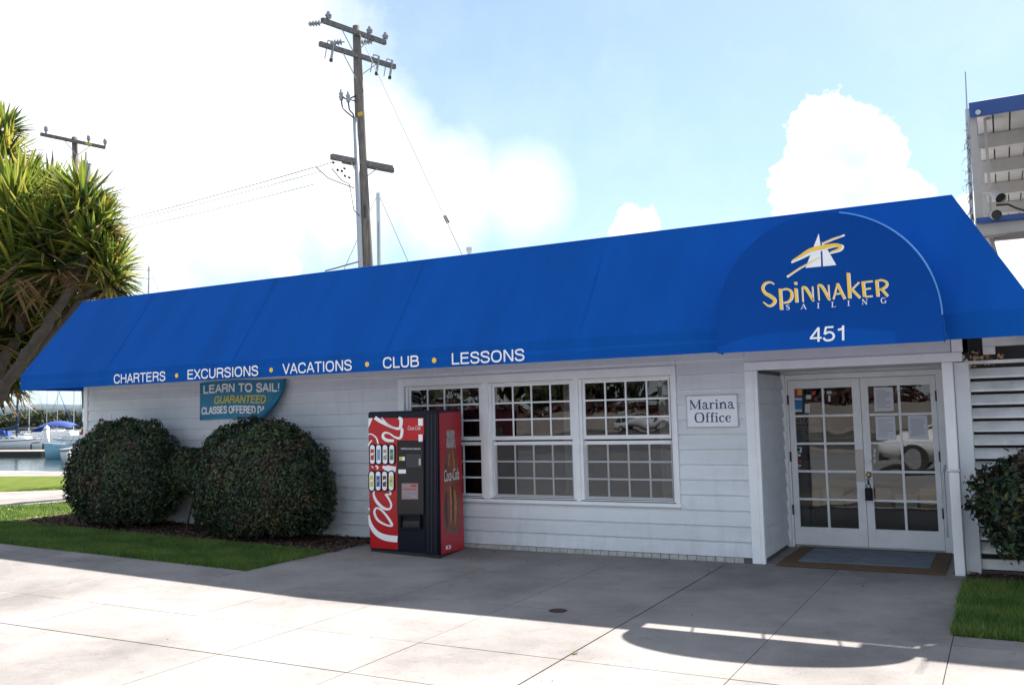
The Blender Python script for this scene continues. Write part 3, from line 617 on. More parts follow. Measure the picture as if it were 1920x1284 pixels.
# wall sign: Marina Office
SERIF = {
 'M': (1.15, [([(.1,0),(.1,1)],.07),([(.1,1),(.52,.08)],.17),([(.52,.05),(.92,1)],.06),([(.93,1),(.93,0)],.18),([(0,.02),(.25,.02)],.06),([(.78,.02),(1.1,.02)],.06),([(0,.98),(.2,.98)],.06),([(.88,.98),(1.1,.98)],.06)]),
 'a': (.66, [([(.1,.5),(.2,.64),(.36,.64),(.43,.5),(.43,.1),(.55,.02),(.62,.08)],.13),([(.43,.4),(.2,.34),(.08,.18),(.16,.03),(.3,.04),(.43,.16)],.1)]),
 'r': (.55, [([(.17,0),(.17,.65)],.16),([(.2,.45),(.3,.62),(.44,.64),(.48,.52)],.1),([(.02,.02),(.35,.02)],.06),([(.02,.64),(.17,.64)],.06)]),
 'i': (.38, [([(.18,0),(.18,.65)],.16),([(.02,.02),(.35,.02)],.06),([(.02,.64),(.18,.64)],.06),([(.1,.9),(.27,.9)],.16)]),
 'n': (.78, [([(.17,0),(.17,.65)],.16),([(.2,.45),(.34,.63),(.5,.62),(.58,.45),(.58,0)],.15),([(.02,.02),(.33,.02)],.06),([(.02,.64),(.17,.64)],.06),([(.43,.02),(.74,.02)],.06)]),
 'O': (1.05, [([(.48,1),(.2,.92),(.1,.5),(.2,.08),(.48,0)],[.06,.14,.2,.14,.06]),([(.48,1),(.78,.92),(.88,.5),(.78,.08),(.48,0)],[.06,.14,.2,.14,.06])]),
 'f': (.46, [([(.2,0),(.2,.8),(.28,.97),(.45,.95)],[.16,.16,.12,.1]),([(.04,.62),(.4,.62)],.06),([(.04,.02),(.38,.02)],.06)]),
 'c': (.6, [([(.52,.5),(.42,.63),(.26,.63),(.12,.5),(.1,.3),(.16,.1),(.32,.0),(.52,.12)],[.12,.1,.1,.15,.18,.14,.08,.06])]),
 'e': (.62, [([(.14,.36),(.5,.36)],.06),([(.5,.36),(.46,.58),(.3,.65),(.14,.52),(.1,.3),(.16,.1),(.32,.0),(.54,.12)],[.12,.1,.06,.14,.18,.14,.08,.06])]),
 'S': (.7, [([(.58,.8),(.4,.99),(.16,.85),(.2,.62),(.5,.42),(.56,.18),(.34,0),(.1,.2)],[.08,.06,.12,.16,.17,.12,.06,.08])]),
 'A': (.9, [([(.1,0),(.42,1)],.06),([(.42,1),(.76,0)],.17),([(.2,.33),(.62,.33)],.06),([(0,.02),(.25,.02)],.06),([(.6,.02),(.92,.02)],.06)]),
 'I': (.5, [([(.22,0),(.22,1)],.17),([(.04,.02),(.42,.02)],.06),([(.04,.98),(.42,.98)],.06)]),
 'L': (.75, [([(.2,0),(.2,1)],.17),([(.04,.03),(.62,.03),(.64,.25)],.07),([(.04,.98),(.4,.98)],.06)]),
 'N': (.95, [([(.15,0),(.15,1)],.06),([(.12,1),(.75,0)],.17),([(.75,0),(.75,1)],.06),([(.02,.02),(.3,.02)],.06),([(.6,.98),(.9,.98)],.06)]),
 'G': (.9, [([(.72,.75),(.5,1),(.22,.9),(.1,.5),(.22,.08),(.5,0),(.74,.12)],[.06,.08,.14,.18,.14,.08,.12]),([(.74,.0),(.74,.42)],.15),([(.55,.42),(.86,.42)],.06)]),
}
NUDGE = Vector((0, -.00035, 0))
def lift(mapf, k): return lambda u, v: Vector(mapf(u, v))+NUDGE*k
def serif(bb, s, mapf, x0, y0, w_, h_):
    tot = sum(SERIF[c][0] if c != ' ' else .5 for c in s); k = w_/tot; x = x0
    for c in s:
        if c == ' ': x += .5*k; continue
        adv, st = SERIF[c]
        for ki, (pts, wd) in enumerate(st):
            wl = wd if isinstance(wd, list) else [wd]*len(pts)
            bb.ribbon([(x+p[0]*k, y0+p[1]*h_) for p in pts], [v*min(abs(k), abs(h_))*1.05 for v in wl], lift(mapf, ki), 4)
        x += adv*k
SANS = {
 'C': (.76, [[(.66,.70),(.56,.90),(.38,.95),(.15,.84),(.08,.5),(.15,.16),(.38,.05),(.57,.10),(.67,.32)]]),
 'H': (.74, [[(.1,0),(.1,1)],[(.62,0),(.62,1)],[(.1,.53),(.62,.53)]]),
 'A': (.68, [[(.04,0),(.33,1)],[(.33,1),(.62,0)],[(.14,.33),(.52,.33)]]),
 'R': (.74, [[(.1,0),(.1,1)],[(.1,.94),(.44,.94),(.59,.86),(.62,.73),(.58,.58),(.42,.5),(.1,.5)],[(.42,.5),(.56,.4),(.59,.2),(.64,0)]]),
 'T': (.64, [[(.02,.94),(.6,.94)],[(.31,0),(.31,1)]]),
 'E': (.68, [[(.1,0),(.1,1)],[(.1,.94),(.6,.94)],[(.1,.53),(.56,.53)],[(.1,.06),(.62,.06)]]),
 'S': (.68, [[(.57,.70),(.5,.90),(.32,.95),(.13,.88),(.09,.72),(.2,.57),(.45,.48),(.58,.33),(.53,.12),(.33,.04),(.13,.10),(.06,.30)]]),
 'X': (.66, [[(.04,0),(.6,1)],[(.04,1),(.6,0)]]),
 'U': (.72, [[(.1,1),(.1,.35),(.17,.12),(.35,.05),(.53,.12),(.6,.35),(.6,1)]]),
 'I': (.26, [[(.12,0),(.12,1)]]),
 'O': (.80, [[(.38,.95),(.16,.85),(.08,.5),(.16,.15),(.38,.05),(.60,.15),(.68,.5),(.60,.85),(.38,.95)]]),
 'N': (.74, [[(.1,0),(.1,1)],[(.12,1),(.6,0)],[(.62,0),(.62,1)]]),
 'V': (.66, [[(.04,1),(.32,0)],[(.32,0),(.6,1)]]),
 'L': (.60, [[(.1,0),(.1,1)],[(.1,.06),(.56,.06)]]),
 'B': (.72, [[(.1,0),(.1,1)],[(.1,.94),(.42,.94),(.56,.86),(.57,.68),(.44,.54),(.1,.53)],[(.1,.53),(.46,.53),(.61,.42),(.61,.18),(.47,.06),(.1,.06)]]),
 'D': (.76, [[(.1,0),(.1,1)],[(.1,.94),(.4,.93),(.6,.76),(.65,.5),(.6,.24),(.4,.07),(.1,.06)]]),
 'G': (.80, [[(.66,.72),(.56,.90),(.38,.95),(.15,.84),(.08,.5),(.15,.16),(.38,.05),(.55,.10),(.66,.24)],[(.40,.47),(.71,.47)],[(.67,.5),(.67,0)]]),
 'F': (.62, [[(.1,0),(.1,1)],[(.1,.94),(.58,.94)],[(.1,.5),(.53,.5)]]),
 '!': (.26, [[(.12,.28),(.12,1)],[(.12,0),(.12,.14)]]),
 '4': (.66, [[(.46,0),(.46,.98)],[(.46,.96),(.06,.28)],[(.02,.26),(.62,.26)]]),
 '5': (.66, [[(.16,.94),(.56,.94)],[(.18,.98),(.11,.48)],[(.11,.48),(.3,.60),(.48,.55),(.58,.34),(.5,.12),(.3,.05),(.14,.1),(.06,.26)]]),
 '1': (.60, [[(.38,0),(.38,1)],[(.38,.86),(.28,.76),(.12,.73)]]),
}
def sans(bb, s, mapf, x0, y0, w_, h_, wt=.13, sh=0.0):
    """upper-case sans lettering drawn with strokes, fitted to a box"""
    tot = sum(SANS[c][0] if c != ' ' else .34 for c in s); k = w_/tot; x = x0
    for c in s:
        if c == ' ': x += .34*k; continue
        adv, st = SANS[c]
        for ki, pts in enumerate(st):
            P = [(x+(p[0]+sh*p[1])*k, y0+p[1]*h_) for p in pts]
            bb.ribbon(P, wt*min(h_, k*1.15) if abs(pts[0][0]-pts[-1][0]) < .02 or len(pts) > 2 else wt*h_*.92, lift(mapf, ki), 5)
        x += adv*k
t = thing('wall_sign', 'white square sign reading Marina Office in blue serif letters', 'sign', (-2.94, -.04, 1.69))
child('board', M['white'], t, lambda q: q.bbox(-3.235, -2.655, -.046, -.028, 1.512, 1.865, b=.003))
child('frame', pm('sign edge', (.45, .47, .55), .5), t, lambda q: (q.box(-3.242, -2.648, -.042, -.028, 1.866, 1.873), q.box(-3.242, -2.648, -.042, -.028, 1.504, 1.511), q.box(-3.243, -3.236, -.042, -.028, 1.504, 1.873), q.box(-2.654, -2.647, -.042, -.028, 1.504, 1.873)))
fm = lambda u, v: Vector((u, -.0475, v))
child('lettering', M['navy'], t, lambda q: serif(q, 'Marina', fm, -3.20, 1.715, .52, .105))
child('lettering', M['navy'], t, lambda q: serif(q, 'Office', fm, -3.15, 1.565, .43, .105))

# teal banner on the wall
t = thing('banner', 'teal vinyl banner offering sailing lessons with its right lower corner curling', 'banner', (-10.2, -.05, 2.05))
bx0, bx1, bz0, bz1 = -11.08, -9.30, 1.735, 2.315
def bedge(v): return bx1 if v > .75 else bx1-.33*((.75-v)/.75)**1.7
def bsurf(u, v, o=0.0):
    xe = bedge(v); x = bx0+(xe-bx0)*u; tt = max(0, (x-(xe-.25))/.25); return Vector((x, -.060-.16*tt*tt*max(0, 1-v*.9)-.006*math.sin(x*9)-o, bz0+(bz1-bz0)*v+.012*math.sin(u*5)))
MB().grid(lambda u, v: bsurf(u, v), 24, 10).build('sheet', M['teal'], t, True)
# the curled-back corner, seen edge-on behind
MB().grid(lambda u, v: (lambda p: Vector((p.x-.02-.30*u*(1-v)**1.3, min(-.042, p.y+.10*math.sin(u*2.2)*(1-v)), p.z)))(bsurf(1, v)), 6, 8).build('curled_corner', M['teal'], t, True)
def bmap(x, z):
    v = (z-bz0)/(bz1-bz0); xe = bedge(v); u = (x-bx0)/(xe-bx0); tt = max(0, (x-(xe-.25))/.25)
    return Vector((x, -.060-.16*tt*tt*max(0, 1-v*.9)-.006*math.sin(x*9)-.006, z+.012*math.sin(u*5)))
for s_, mt_, xa, xb, za, zb, wt_, sh_ in (('LEARN TO SAIL!', 'letter', -11.00, -9.41, 2.145, 2.268, .24, 0), ('GUARANTEED', 'yel', -10.78, -9.70, 1.975, 2.088, .22, .16), ('CLASSES OFFERED DA', 'letter', -11.03, -9.71, 1.822, 1.93, .22, 0)):
    child('lettering', M[mt_], t, lambda q: sans(q, s_, bmap, xa, za, xb-xa, zb-za, wt_, sh_))
for x, z in ((bx0+.02, bz1-.02), (bx0+.02, bz0+.03), (bx1-.02, bz1-.02)): child('grommet', M['blackm'], t, lambda q: q.tube([(x, -.05, z), (x, -.075, z)], .012, 8))

# hose bib and pipe left of the machine
t = thing('standpipe', 'white painted standpipe with tap left of the vending machine', 'pipe', (-7.72, -.08, 0))
child('pipe', M['whited'], t, lambda q: q.tube([(-7.62, -.07, 0), (-7.62, -.07, .55)], .022, 10))
child('tap', M['whited'], t, lambda q: (q.tube([(-7.62, -.07, .45), (-7.72, -.12, .45), (-7.78, -.15, .40)], .014, 8), q.tube([(-7.72, -.12, .45), (-7.72, -.12, .52)], .008), q.tube([(-7.75, -.12, .52), (-7.69, -.12, .52)], .012)))
child('tap', M['whited'], t, lambda q: (q.tube([(-7.62, -.07, .25), (-7.74, -.12, .25), (-7.76, -.14, .21)], .014, 8)))

# ------------------------------------------------------------------ awning
aw = thing('awning', 'long blue canvas awning with white lettering and rounded sign panel over the door', 'awning', (-7, -.6, 2.3))
RY, RZ, BY, VT, VB = -.25, 3.79, -1.15, 2.52, 2.285
AXL, AXR = -13.66, -.35; BXL, BXR = -13.95, .30
def sy(z): return RY-(RZ-z)*(RY-BY)/(RZ-VT)
PY0, PZ0, PK = -1.40, 2.262, .296
pn = Vector((0, 1, -PK)).normalized(); pp = Vector((0, PY0, PZ0))
def onpanel(px, py, o=0.0): return hit(px, py, pp, pn)-pn*o*1.0
def plane11(x, z):
    d = Vector((x, -1.1, z))-CAM; t_ = (pp-CAM).dot(pn)/d.dot(pn); return CAM+d*t_
arc = []
for k in range(0, 49):
    a = math.pi*k/48; arc.append(plane11(-1.51-1.05*math.cos(a), 2.52+1.075*math.sin(a)))
botL, botR = plane11(-2.56, 2.278), plane11(-.462, 2.278)
def arch_z(x):
    if x <= arc[0].x or x >= arc[-1].x: return None
    for p, q in zip(arc, arc[1:]):
        if p.x <= x <= q.x: return p.z+(q.z-p.z)*(x-p.x)/(q.x-p.x)
b = MB(); nr = 14
xs_ = sorted(set([BXL+(BXR-BXL)*i/170 for i in range(171)]+[arc[0].x+.0005, arc[-1].x-.0005, arc[0].x-.0005, arc[-1].x+.0005]+[p.x for p in arc[1:-1]]+[AXL, AXR]))
def zhi(x):
    if x < AXL: return VT+(RZ-VT)*(x-BXL)/(AXL-BXL)
    if x > AXR: return VT+(RZ-VT)*(BXR-x)/(BXR-AXR)
    return RZ
for xa, xb in zip(xs_, xs_[1:]):
    cols = []
    inside = arch_z((xa+xb)/2) is not None
    for x in (xa, xb):
        az = arch_z(x) if inside else None
        zt_ = zhi(x); zl = max(VT, min(az, RZ-.02)) if az else VT; col = []
        for j in range(nr+1):
            z = zl+(zt_-zl)*j/nr
            wr = .016*noise.noise(Vector((x*1.1, z*.6, 0)))+.007*noise.noise(Vector((x*4+z*1.5, z*1.2, 3)))
            wr *= min(1, (zt_-z)*6)*min(1, (z-VT)*6+.2); wr *= 0 if abs(x+1.45) < 1.3 else 1
            col.append((x, sy(z)-wr, z))
        cols.append(col)
    bb0 = len(b.v); b.v += cols[0]+cols[1]; n1 = nr+1
    for j in range(nr): b.f.append((bb0+j, bb0+n1+j, bb0+n1+j+1, bb0+j+1)); b.mi.append(0)
bm_slope = b
o = bm_slope.build('slope_fabric', M['fabric'], aw)
bm = bmesh.new(); bm.from_mesh(o.data); bmesh.ops.remove_doubles(bm, verts=bm.verts, dist=.0005); bm.to_mesh(o.data); bm.free(); o.data.shade_smooth()
b = MB()
for (x0, x1) in ((BXL, botL.x), (botR.x, BXR)):
    n_ = max(4, int((x1-x0)*6)); b.grid(lambda u, v: (x0+(x1-x0)*u, BY-.004*math.sin((x0+(x1-x0)*u)*2.3)*(1-v), VB+(VT-VB)*v), n_, 2)
b.build('valance', M['fabric'], aw, True)
child('end_panel', M['fabric'], aw, lambda q: q.add([(AXL, RY, RZ), (BXL, BY, VT), (BXL, BY, VB), (BXL, 0.0, VB), (AXL, 0.0, RZ)], [(0, 1, 2, 3, 4)]))
child('end_panel', M['fabric'], aw, lambda q: q.add([(AXR, RY, RZ), (BXR, BY, VT), (BXR, BY, VB), (BXR, 0.0, VB), (AXR, 0.0, RZ)], [(4, 3, 2, 1, 0)]))
child('top_fabric', M['fabric'], aw, lambda q: (q.add([(AXL, RY, RZ), (-2.35, RY, RZ), (-2.35, 0, RZ), (AXL, 0, RZ)], [(0, 1, 2, 3)]), q.add([(-.72, RY, RZ), (AXR, RY, RZ), (AXR, 0, RZ), (-.72, 0, RZ)], [(0, 1, 2, 3)])))
child('ridge_bar', M['fabric'], aw, lambda q: q.tube([(AXL, RY, RZ-.012), (AXR, RY, RZ-.012)], .014, 8))
out_ = arc+[botR, botL]
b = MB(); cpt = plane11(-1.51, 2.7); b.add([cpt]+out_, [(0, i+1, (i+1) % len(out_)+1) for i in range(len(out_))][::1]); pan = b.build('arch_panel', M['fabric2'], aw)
b = MB()
rim = [botL]+arc+[botR]; back = [Vector((p.x, max(p.y, sy(p.z)) if p.z > VT else BY, p.z)) for p in rim]
nb = len(rim); b.add(rim+back, [(i, i+1, nb+i+1, nb+i) for i in range(nb-1)]); b.build('arch_side', M['fabric'], aw)
b = MB(); b.tube([p-pn*.003 for p in arc[27:]], .008, 6); b.build('piping', M['piping'], pan)
for x in (-2.05, -1.5, -.95): child('frame_rib', M['steel'], aw, lambda q: q.tube([(x, -.02, 3.5), (x, PY0+.10, 2.38)], .01, 6))
for x in (-11.9, -9.3, -6.7, -4.1):
    child('seam', M['fabric'], aw, lambda q: q.grid(lambda u, v: (x+.022*u+.01*math.sin(v*3), sy(VT+.02+(RZ-VT-.04)*v)-.016*noise.noise(Vector((x*1.1, (VT+(RZ-VT)*v)*.6, 0)))*min(1, v*6, (1-v)*6)-.0045, VT+.02+(RZ-VT-.04)*v), 1, 18))
# valance lettering
for s_, xa, xb in (('CHARTERS', -11.69, -10.57), ('EXCURSIONS', -10.14, -8.78), ('VACATIONS', -8.36, -7.20), ('CLUB', -6.73, -6.18), ('LESSONS', -5.73, -4.74)):
    child('lettering', M['letter'], aw, lambda q: sans(q, s_, lambda u, v: Vector((u, BY-.010, v)), xa, 2.312, xb-xa, .134, .155))
for x in (-10.35, -8.56, -6.97, -5.97): child('dot', M['gold'], aw, lambda q: q.poly([(x+.032*math.cos(a), BY-.009, 2.375+.032*math.sin(a)) for a in [k*math.pi/8 for k in range(16)]]))
# emblem and name on the arch panel
def c6(o): return lambda u, v: onpanel(1400+u/4.9375, 400+v/4.9375, o)
W1, G1 = MB(), MB()
spin = [
 ([(250,655),(215,637),(170,650),(147,690),(165,735),(220,768),(258,805),(243,842),(200,856),(152,822)],[8,12,18,22,26,30,28,20,14,8]),
 ([(308,700),(320,892)],26), ([(325,708),(372,700),(410,728),(414,780),(385,818),(335,828)],[8,14,22,22,16,8]),
 ([(453,696),(462,824)],26), ([(440,649),(464,647)],22),
 ([(512,690),(519,820)],8), ([(512,688),(545,695),(612,806)],[12,26,22]), ([(607,678),(613,815)],8),
 ([(658,670),(667,806)],8), ([(658,668),(694,678),(763,800)],[12,26,22]), ([(755,662),(763,806)],8),
 ([(800,796),(836,660)],9), ([(836,652),(905,792)],24), ([(816,748),(882,738)],9),
 ([(938,553),(952,786)],28), ([(1038,638),(962,714)],9), ([(966,700),(1046,782)],22),
 ([(1074,633),(1088,772)],26), ([(1084,637),(1162,628)],10), ([(1090,702),(1146,694)],9), ([(1092,772),(1162,766)],10),
 ([(1200,622),(1213,770)],26), ([(1208,624),(1252,618),(1292,640),(1290,675),(1252,700),(1216,706)],[8,14,20,20,14,8]), ([(1246,702),(1302,766)],22)]
for pts, wd in spin:
    wl = wd if isinstance(wd, list) else [wd]*len(pts)
    W1.ribbon([(x+6, y+3) for x, y in pts], [v+5 for v in wl], c6(.004), 6); G1.ribbon(pts, [v*.92 for v in wl], c6(.008), 6)
W1.build('lettering', M['letter'], aw); G1.build('lettering', M['gold'], aw)
b = MB()
for ch, x, y in (('S', 360, 895), ('A', 500, 888), ('I', 650, 880), ('L', 782, 870), ('I', 930, 858), ('N', 1065, 845), ('G', 1240, 832)):
    mp = c6(.006); serif(b, ch, lambda u, v: mp(u, v), x, y, 54*SERIF[ch][0]/.85, -48)
b.build('lettering', M['letter'], aw)
b = MB()
f4 = c6(.004); f6 = c6(.007); f8 = c6(.010)
b.poly([f4(668, 188), f4(545, 508), f4(690, 493), f4(684, 290)]); b.poly([f4(697, 265), f4(708, 493), f4(830, 480), f4(745, 330)])
b.build('emblem', M['letter'], aw)
b = MB(); b.ribbon([(415,458),(500,418),(590,372),(700,335),(820,305),(888,308),(868,345),(765,376)], [18,26,36,30,26,26,22,12], f6); b.ribbon([(375,592),(480,524),(560,478)], [22,14,10], f6); b.ribbon([(704,286),(800,246),(908,205)], [16,16,18], f6); b.build('emblem', M['letter'], aw)
b = MB(); b.ribbon([(422,442),(500,398),(590,345),(700,318),(815,297),(870,306),(850,335),(775,362)], [8,22,34,36,30,24,18,8], f8); b.ribbon([(385,580),(480,516),(560,472),(640,430),(692,402)], [9,9,8,6,4], f8); b.ribbon([(708,278),(800,238),(880,212)], [8,10,6], f8); b.build('emblem', M['gold'], aw)
# keep emblem strokes off the sail gap; house number
a = onpanel(1518, 642); c = onpanel(1586, 639); tp = onpanel(1552, 612)
vdir = Vector((0, PK, 1)).normalized()
child('house_number', M['letter'], aw, lambda q: sans(q, '451', lambda u, v: a-pn*.006+Vector((1, 0, 0))*u+vdir*v, 0, 0, (c.x-a.x)*1.05, (tp.z-a.z)*1.03, .14))

# ------------------------------------------------------------------ vending machine
FL, FR, BR, BL = Vector((-7.19, -.87, 0)), Vector((-6.07, -.96, 0)), Vector((-6.20, -.20, 0)), Vector((-7.26, -.12, 0)); VH = 1.785
vm = thing('vending_machine', 'red and black soft drink vending machine against the siding', 'vending machine', (-6.65, -.5, 0))
fdir = (FR-FL).normalized(); fn_ = Vector((fdir.y, -fdir.x, 0)); sdir = (BR-FR).normalized(); sn = Vector((sdir.y, -sdir.x, 0))
def vf(px, py, o=0.0): return hit(px, py, FL, fn_)+fn_*o
def vs(px, py, o=0.0): return hit(px, py, FR, sn)+sn*o
def c8(o): return lambda u, v: vf(680+u/4.4296, 760+v/4.4296, o)
def s8(o): return lambda u, v: vs(680+u/4.4296, 760+v/4.4296, o)
up = Vector((0, 0, 1))
bm = bmesh.new(); vb = [bm.verts.new(p+up*.05) for p in (FL, FR, BR, BL)]; vt_ = [bm.verts.new(p+up*VH) for p in (FL, FR, BR, BL)]
bm.faces.new(vb[::-1]); bm.faces.new(vt_)
for i in range(4): bm.faces.new((vb[i], vb[(i+1) % 4], vt_[(i+1) % 4], vt_[i]))
bmesh.ops.bevel(bm, geom=bm.edges[:], offset=.014, segments=3, affect='EDGES'); bm.verts.ensure_lookup_table()
q = MB(); q.add([v.co.copy() for v in bm.verts], [[v.index for v in f.verts] for f in bm.faces]); bm.free(); q.build('cabinet', M['black'], vm)
ins = lambda p, k: p.lerp((FL+FR+BR+BL)/4, k)
child('plinth', M['blackm'], vm, lambda q: q.prism([ins(FL, .04), ins(FR, .04), ins(BR, .04), ins(BL, .04)], (0, 0, .06)))
f1, f2, f3 = c8(.004), c8(.007), c8(.010)
# red door panel in two pieces
child('door_panel', M['red'], vm, lambda q: q.add([f1(52, 103), f1(510, 103), f1(510, 290), f1(290, 290), f1(296, 1195), f1(66, 1180)], [(0, 1, 2, 3), (0, 3, 4, 5)][::1]))
for pts, wd in [([(56,905),(62,960),(88,1022),(135,1070),(205,1098),(292,1108)],[8,22,36,44,52,54]),
                ([(112,925),(100,880),(118,850),(160,868),(210,925),(245,985),(232,998),(185,985),(135,955),(112,925)],[20,18,14,16,20,22,14,16,20,20]),
                ([(98,700),(96,745),(122,800),(175,850),(225,858),(240,820),(215,765),(190,735)],[12,18,26,24,16,16,18,14]),
                ([(200,735),(235,735),(225,700)],[10,14,10]), ([(50,850),(62,865)],[14,10]),
                ([(104,100),(150,130),(215,165),(262,190)],[30,30,22,10]),
                ([(160,100),(205,150),(262,185),(312,186),(322,120),(300,102)],[8,12,16,24,30,22]),
                ([(262,292),(205,288),(172,262),(182,228),(225,232),(270,262),(316,268),(330,205),(316,180)],[20,26,24,18,12,14,22,24,12]),
                ([(48,238),(82,240),(118,272),(132,322)],[10,10,12,14]), ([(80,288),(60,310),(50,335)],[10,12,14]),
                ([(75,505),(92,515)],[8,10]), ([(110,500),(128,512),(122,530)],[12,16,8]), ([(170,505),(205,525),(275,545)],[20,36,34]), ([(200,500),(278,520)],[10,24])]:
    child('script_stroke', M['letter'], vm, lambda q: q.ribbon(pts, wd, f2, 6))
child('script_stroke', M['letter'], vm, lambda q: q.poly([f2(52, 105), f2(50, 190), f2(86, 105)]))
o = f2(378, 203); e = f2(482, 203); text_mesh('Coca-Cola', 'lettering', M['letter'], vm, o, fdir, up, (e-o).length, .05, shear=.35, bold=-.004)
pcols = [(.55,.02,.03),(.15,.35,.65),(.45,.30,.30),(.03,.22,.08),(.62,.62,.05),(.04,.09,.42),(.16,.03,.03),(.65,.68,.08)]
k = 0
def pill(fn, cx, cy, hw, hh): 
    return [fn(cx+hw*math.cos(a), cy-(hh-hw)+hw*math.sin(a)) for a in [math.pi+math.pi*i/8 for i in range(9)]]+[fn(cx+hw*math.cos(a), cy+(hh-hw)+hw*math.sin(a)) for a in [math.pi*i/8 for i in range(9)]]
for row, (xs_, cy, hh) in enumerate((((88, 140, 193, 248), 405, 88), ((82, 136, 189, 244), 625, 88))):
    for cx in xs_:
        bt = child('selection_button', M['black'], vm, lambda q: q.prism(pill(c8(.004), cx, cy, 28, hh), fn_*.012))
        child('button_face', M['letter'], bt, lambda q: q.poly(pill(c8(.0175), cx, cy, 19, hh-10)))
        child('can_picture', pm('can %d' % k, pcols[k], .4), bt, lambda q: q.add([c8(.019)(cx-14, cy-42), c8(.019)(cx+14, cy-42), c8(.019)(cx+14, cy+46), c8(.019)(cx-14, cy+46)], [(0, 1, 2, 3)]))
        child('can_band', [M['letter'], M['ink']][k % 2], bt, lambda q: q.add([c8(.0205)(cx-12, cy-8), c8(.0205)(cx+12, cy-16), c8(.0205)(cx+12, cy+2), c8(.0205)(cx-12, cy+12)], [(0, 1, 2, 3)]))
        k += 1
def frect(name, mat, x0, y0, x1, y1, o0=.004, th=.008):
    g = c8(o0); return child(name, mat, vm, lambda q: q.prism([g(x0, y0), g(x0, y1), g(x1, y1), g(x1, y0)], fn_*th))
frect('control_panel', pm('smoky panel', (.010, .009, .012), .2, spec=.35), 292, 292, 512, 905, .004, .012)
frect('lower_panel', M['black'], 300, 1050, 520, 1195, .002, .004)
frect('coin_panel', pm('coin panel', (.05, .05, .055), .4, metal=.4), 372, 402, 500, 512, .016, .008)
frect('bill_slot', M['steel'], 478, 440, 496, 494, .024, .006)
frect('price_label', M['yel'], 312, 424, 336, 456, .016, .003); frect('price_label', M['letter'], 337, 424, 357, 456, .016, .003)
frect('white_label', M['letter'], 305, 530, 366, 563, .016, .003)
frect('notice_label', pm('pink notice', (.34, .24, .25), .6), 332, 645, 468, 776, .016, .003)
for (a_, b_, c_, d_) in ((345, 665, 400, 671), (345, 690, 455, 696), (345, 712, 455, 718), (345, 735, 440, 741), (410, 655, 455, 672), (405, 745, 455, 762)): frect('printed_line', M['ink'] if c_ != 455 or b_ > 690 else SR, a_, b_, c_, d_, .0192, .001)
o = c8(.0165)(325, 366); e = c8(.0165)(490, 366); text_mesh('REFRESHING DRINKS', 'lettering', M['paper'], vm, o, fdir, up, (e-o).length, .022)
frect('hook_plate', M['letter'], 466, 108, 503, 168, .004, .008); frect('hook_plate', M['letter'], 474, 240, 507, 298, .018, .006)
# delivery opening
g = c8(.004); dlv = child('delivery_bay', M['black'], vm, lambda q: (q.prism([g(318, 900), g(318, 912), g(492, 912), g(492, 900)], fn_*.03), q.prism([g(318, 1012), g(318, 1022), g(492, 1022), g(492, 1012)], fn_*.03), q.prism([g(318, 912), g(318, 1012), g(328, 1012), g(328, 912)], fn_*.03), q.prism([g(482, 912), g(482, 1012), g(492, 1012), g(492, 912)], fn_*.03)))
child('flap', pm('smoked flap', (.02, .02, .022), .15), dlv, lambda q: q.prism([c8(.006)(330, 958), c8(.006)(330, 1010), c8(.006)(480, 1010), c8(.006)(480, 958)], fn_*.004))
frect('door_column', M['black'], 528, 62, 628, 1235, -.002, .012)
for xx in (545, 575, 605): frect('column_groove', M['blackm'], xx, 75, xx+5, 1225, .0102, .003)
# side print
h1, h2, h3, h4 = s8(.002), s8(.005), s8(.007), s8(.009)
child('side_panel', M['redside'], vm, lambda q: q.prism([h1(632, 62), h1(652, 1236), h1(842, 1186), h1(812, 48)], sn*.002))
pr = [(205,25),(225,30),(250,27),(330,33),(352,36),(420,44),(480,54),(540,60),(620,62),(700,56),(780,57),(860,63),(950,62),(1020,56),(1056,46)]
cxs = lambda y: 725+(y-205)/850*18
def bottle(y0, y1, fn, sc=1.0, dx=0): 
    ys_ = [(p[0], p[1]*1.14) for p in pr if y0 <= p[0] <= y1]; return [fn(cxs(y)+dx-hw*sc, y) for y, hw in ys_]+[fn(cxs(y)+dx+hw*sc, y) for y, hw in ys_[::-1]]
child('bottle_print', pm('bottle brown', (.36, .09, .04), .35, dark=(.14, .02, .016), scale=9, stretch=(6, 6, 1)), vm, lambda q: q.poly(bottle(330, 1060, h2)))
child('bottle_print', pm('bottle neck print', (.62, .57, .54), .35, dark=(.16, .13, .12), scale=25), vm, lambda q: q.poly(bottle(205, 352, h3)))
child('bottle_print', pm('amber print', (.60, .22, .05), .35, var=.6, scale=14), vm, lambda q: q.ribbon([(cxs(700)+22, 700), (cxs(830)+28, 830), (cxs(1000)+24, 1000)], [14, 24, 12], h3))
for pts_, wd_ in (([(cxs(370)+12, 370), (cxs(450)+20, 450), (cxs(530)+28, 530)], [10, 20, 14]), ([(cxs(660)-14, 660), (cxs(800)-8, 800), (cxs(980)-12, 980)], [8, 18, 10]), ([(cxs(400)-14, 400), (cxs(500)-20, 500)], [8, 14])):
    child('bottle_print', pm('light amber print', (.62, .22, .08), .35, var=.5, scale=14), vm, lambda q: q.ribbon(pts_, wd_, h3))
child('bottle_print', pm('green base print', (.10, .13, .10), .35), vm, lambda q: q.ribbon([(700, 1038), (745, 1046), (786, 1038)], [12, 22, 12], h3))
child('bottle_print', pm('dark streak print', (.04, .01, .012), .35), vm, lambda q: (q.ribbon([(690, 720), (688, 850), (698, 1010)], [8, 22, 12], h3), q.ribbon([(692, 470), (684, 530), (682, 600)], [6, 14, 10], h3), q.ribbon([(742, 660), (748, 800), (746, 960)], [6, 12, 6], h3)))
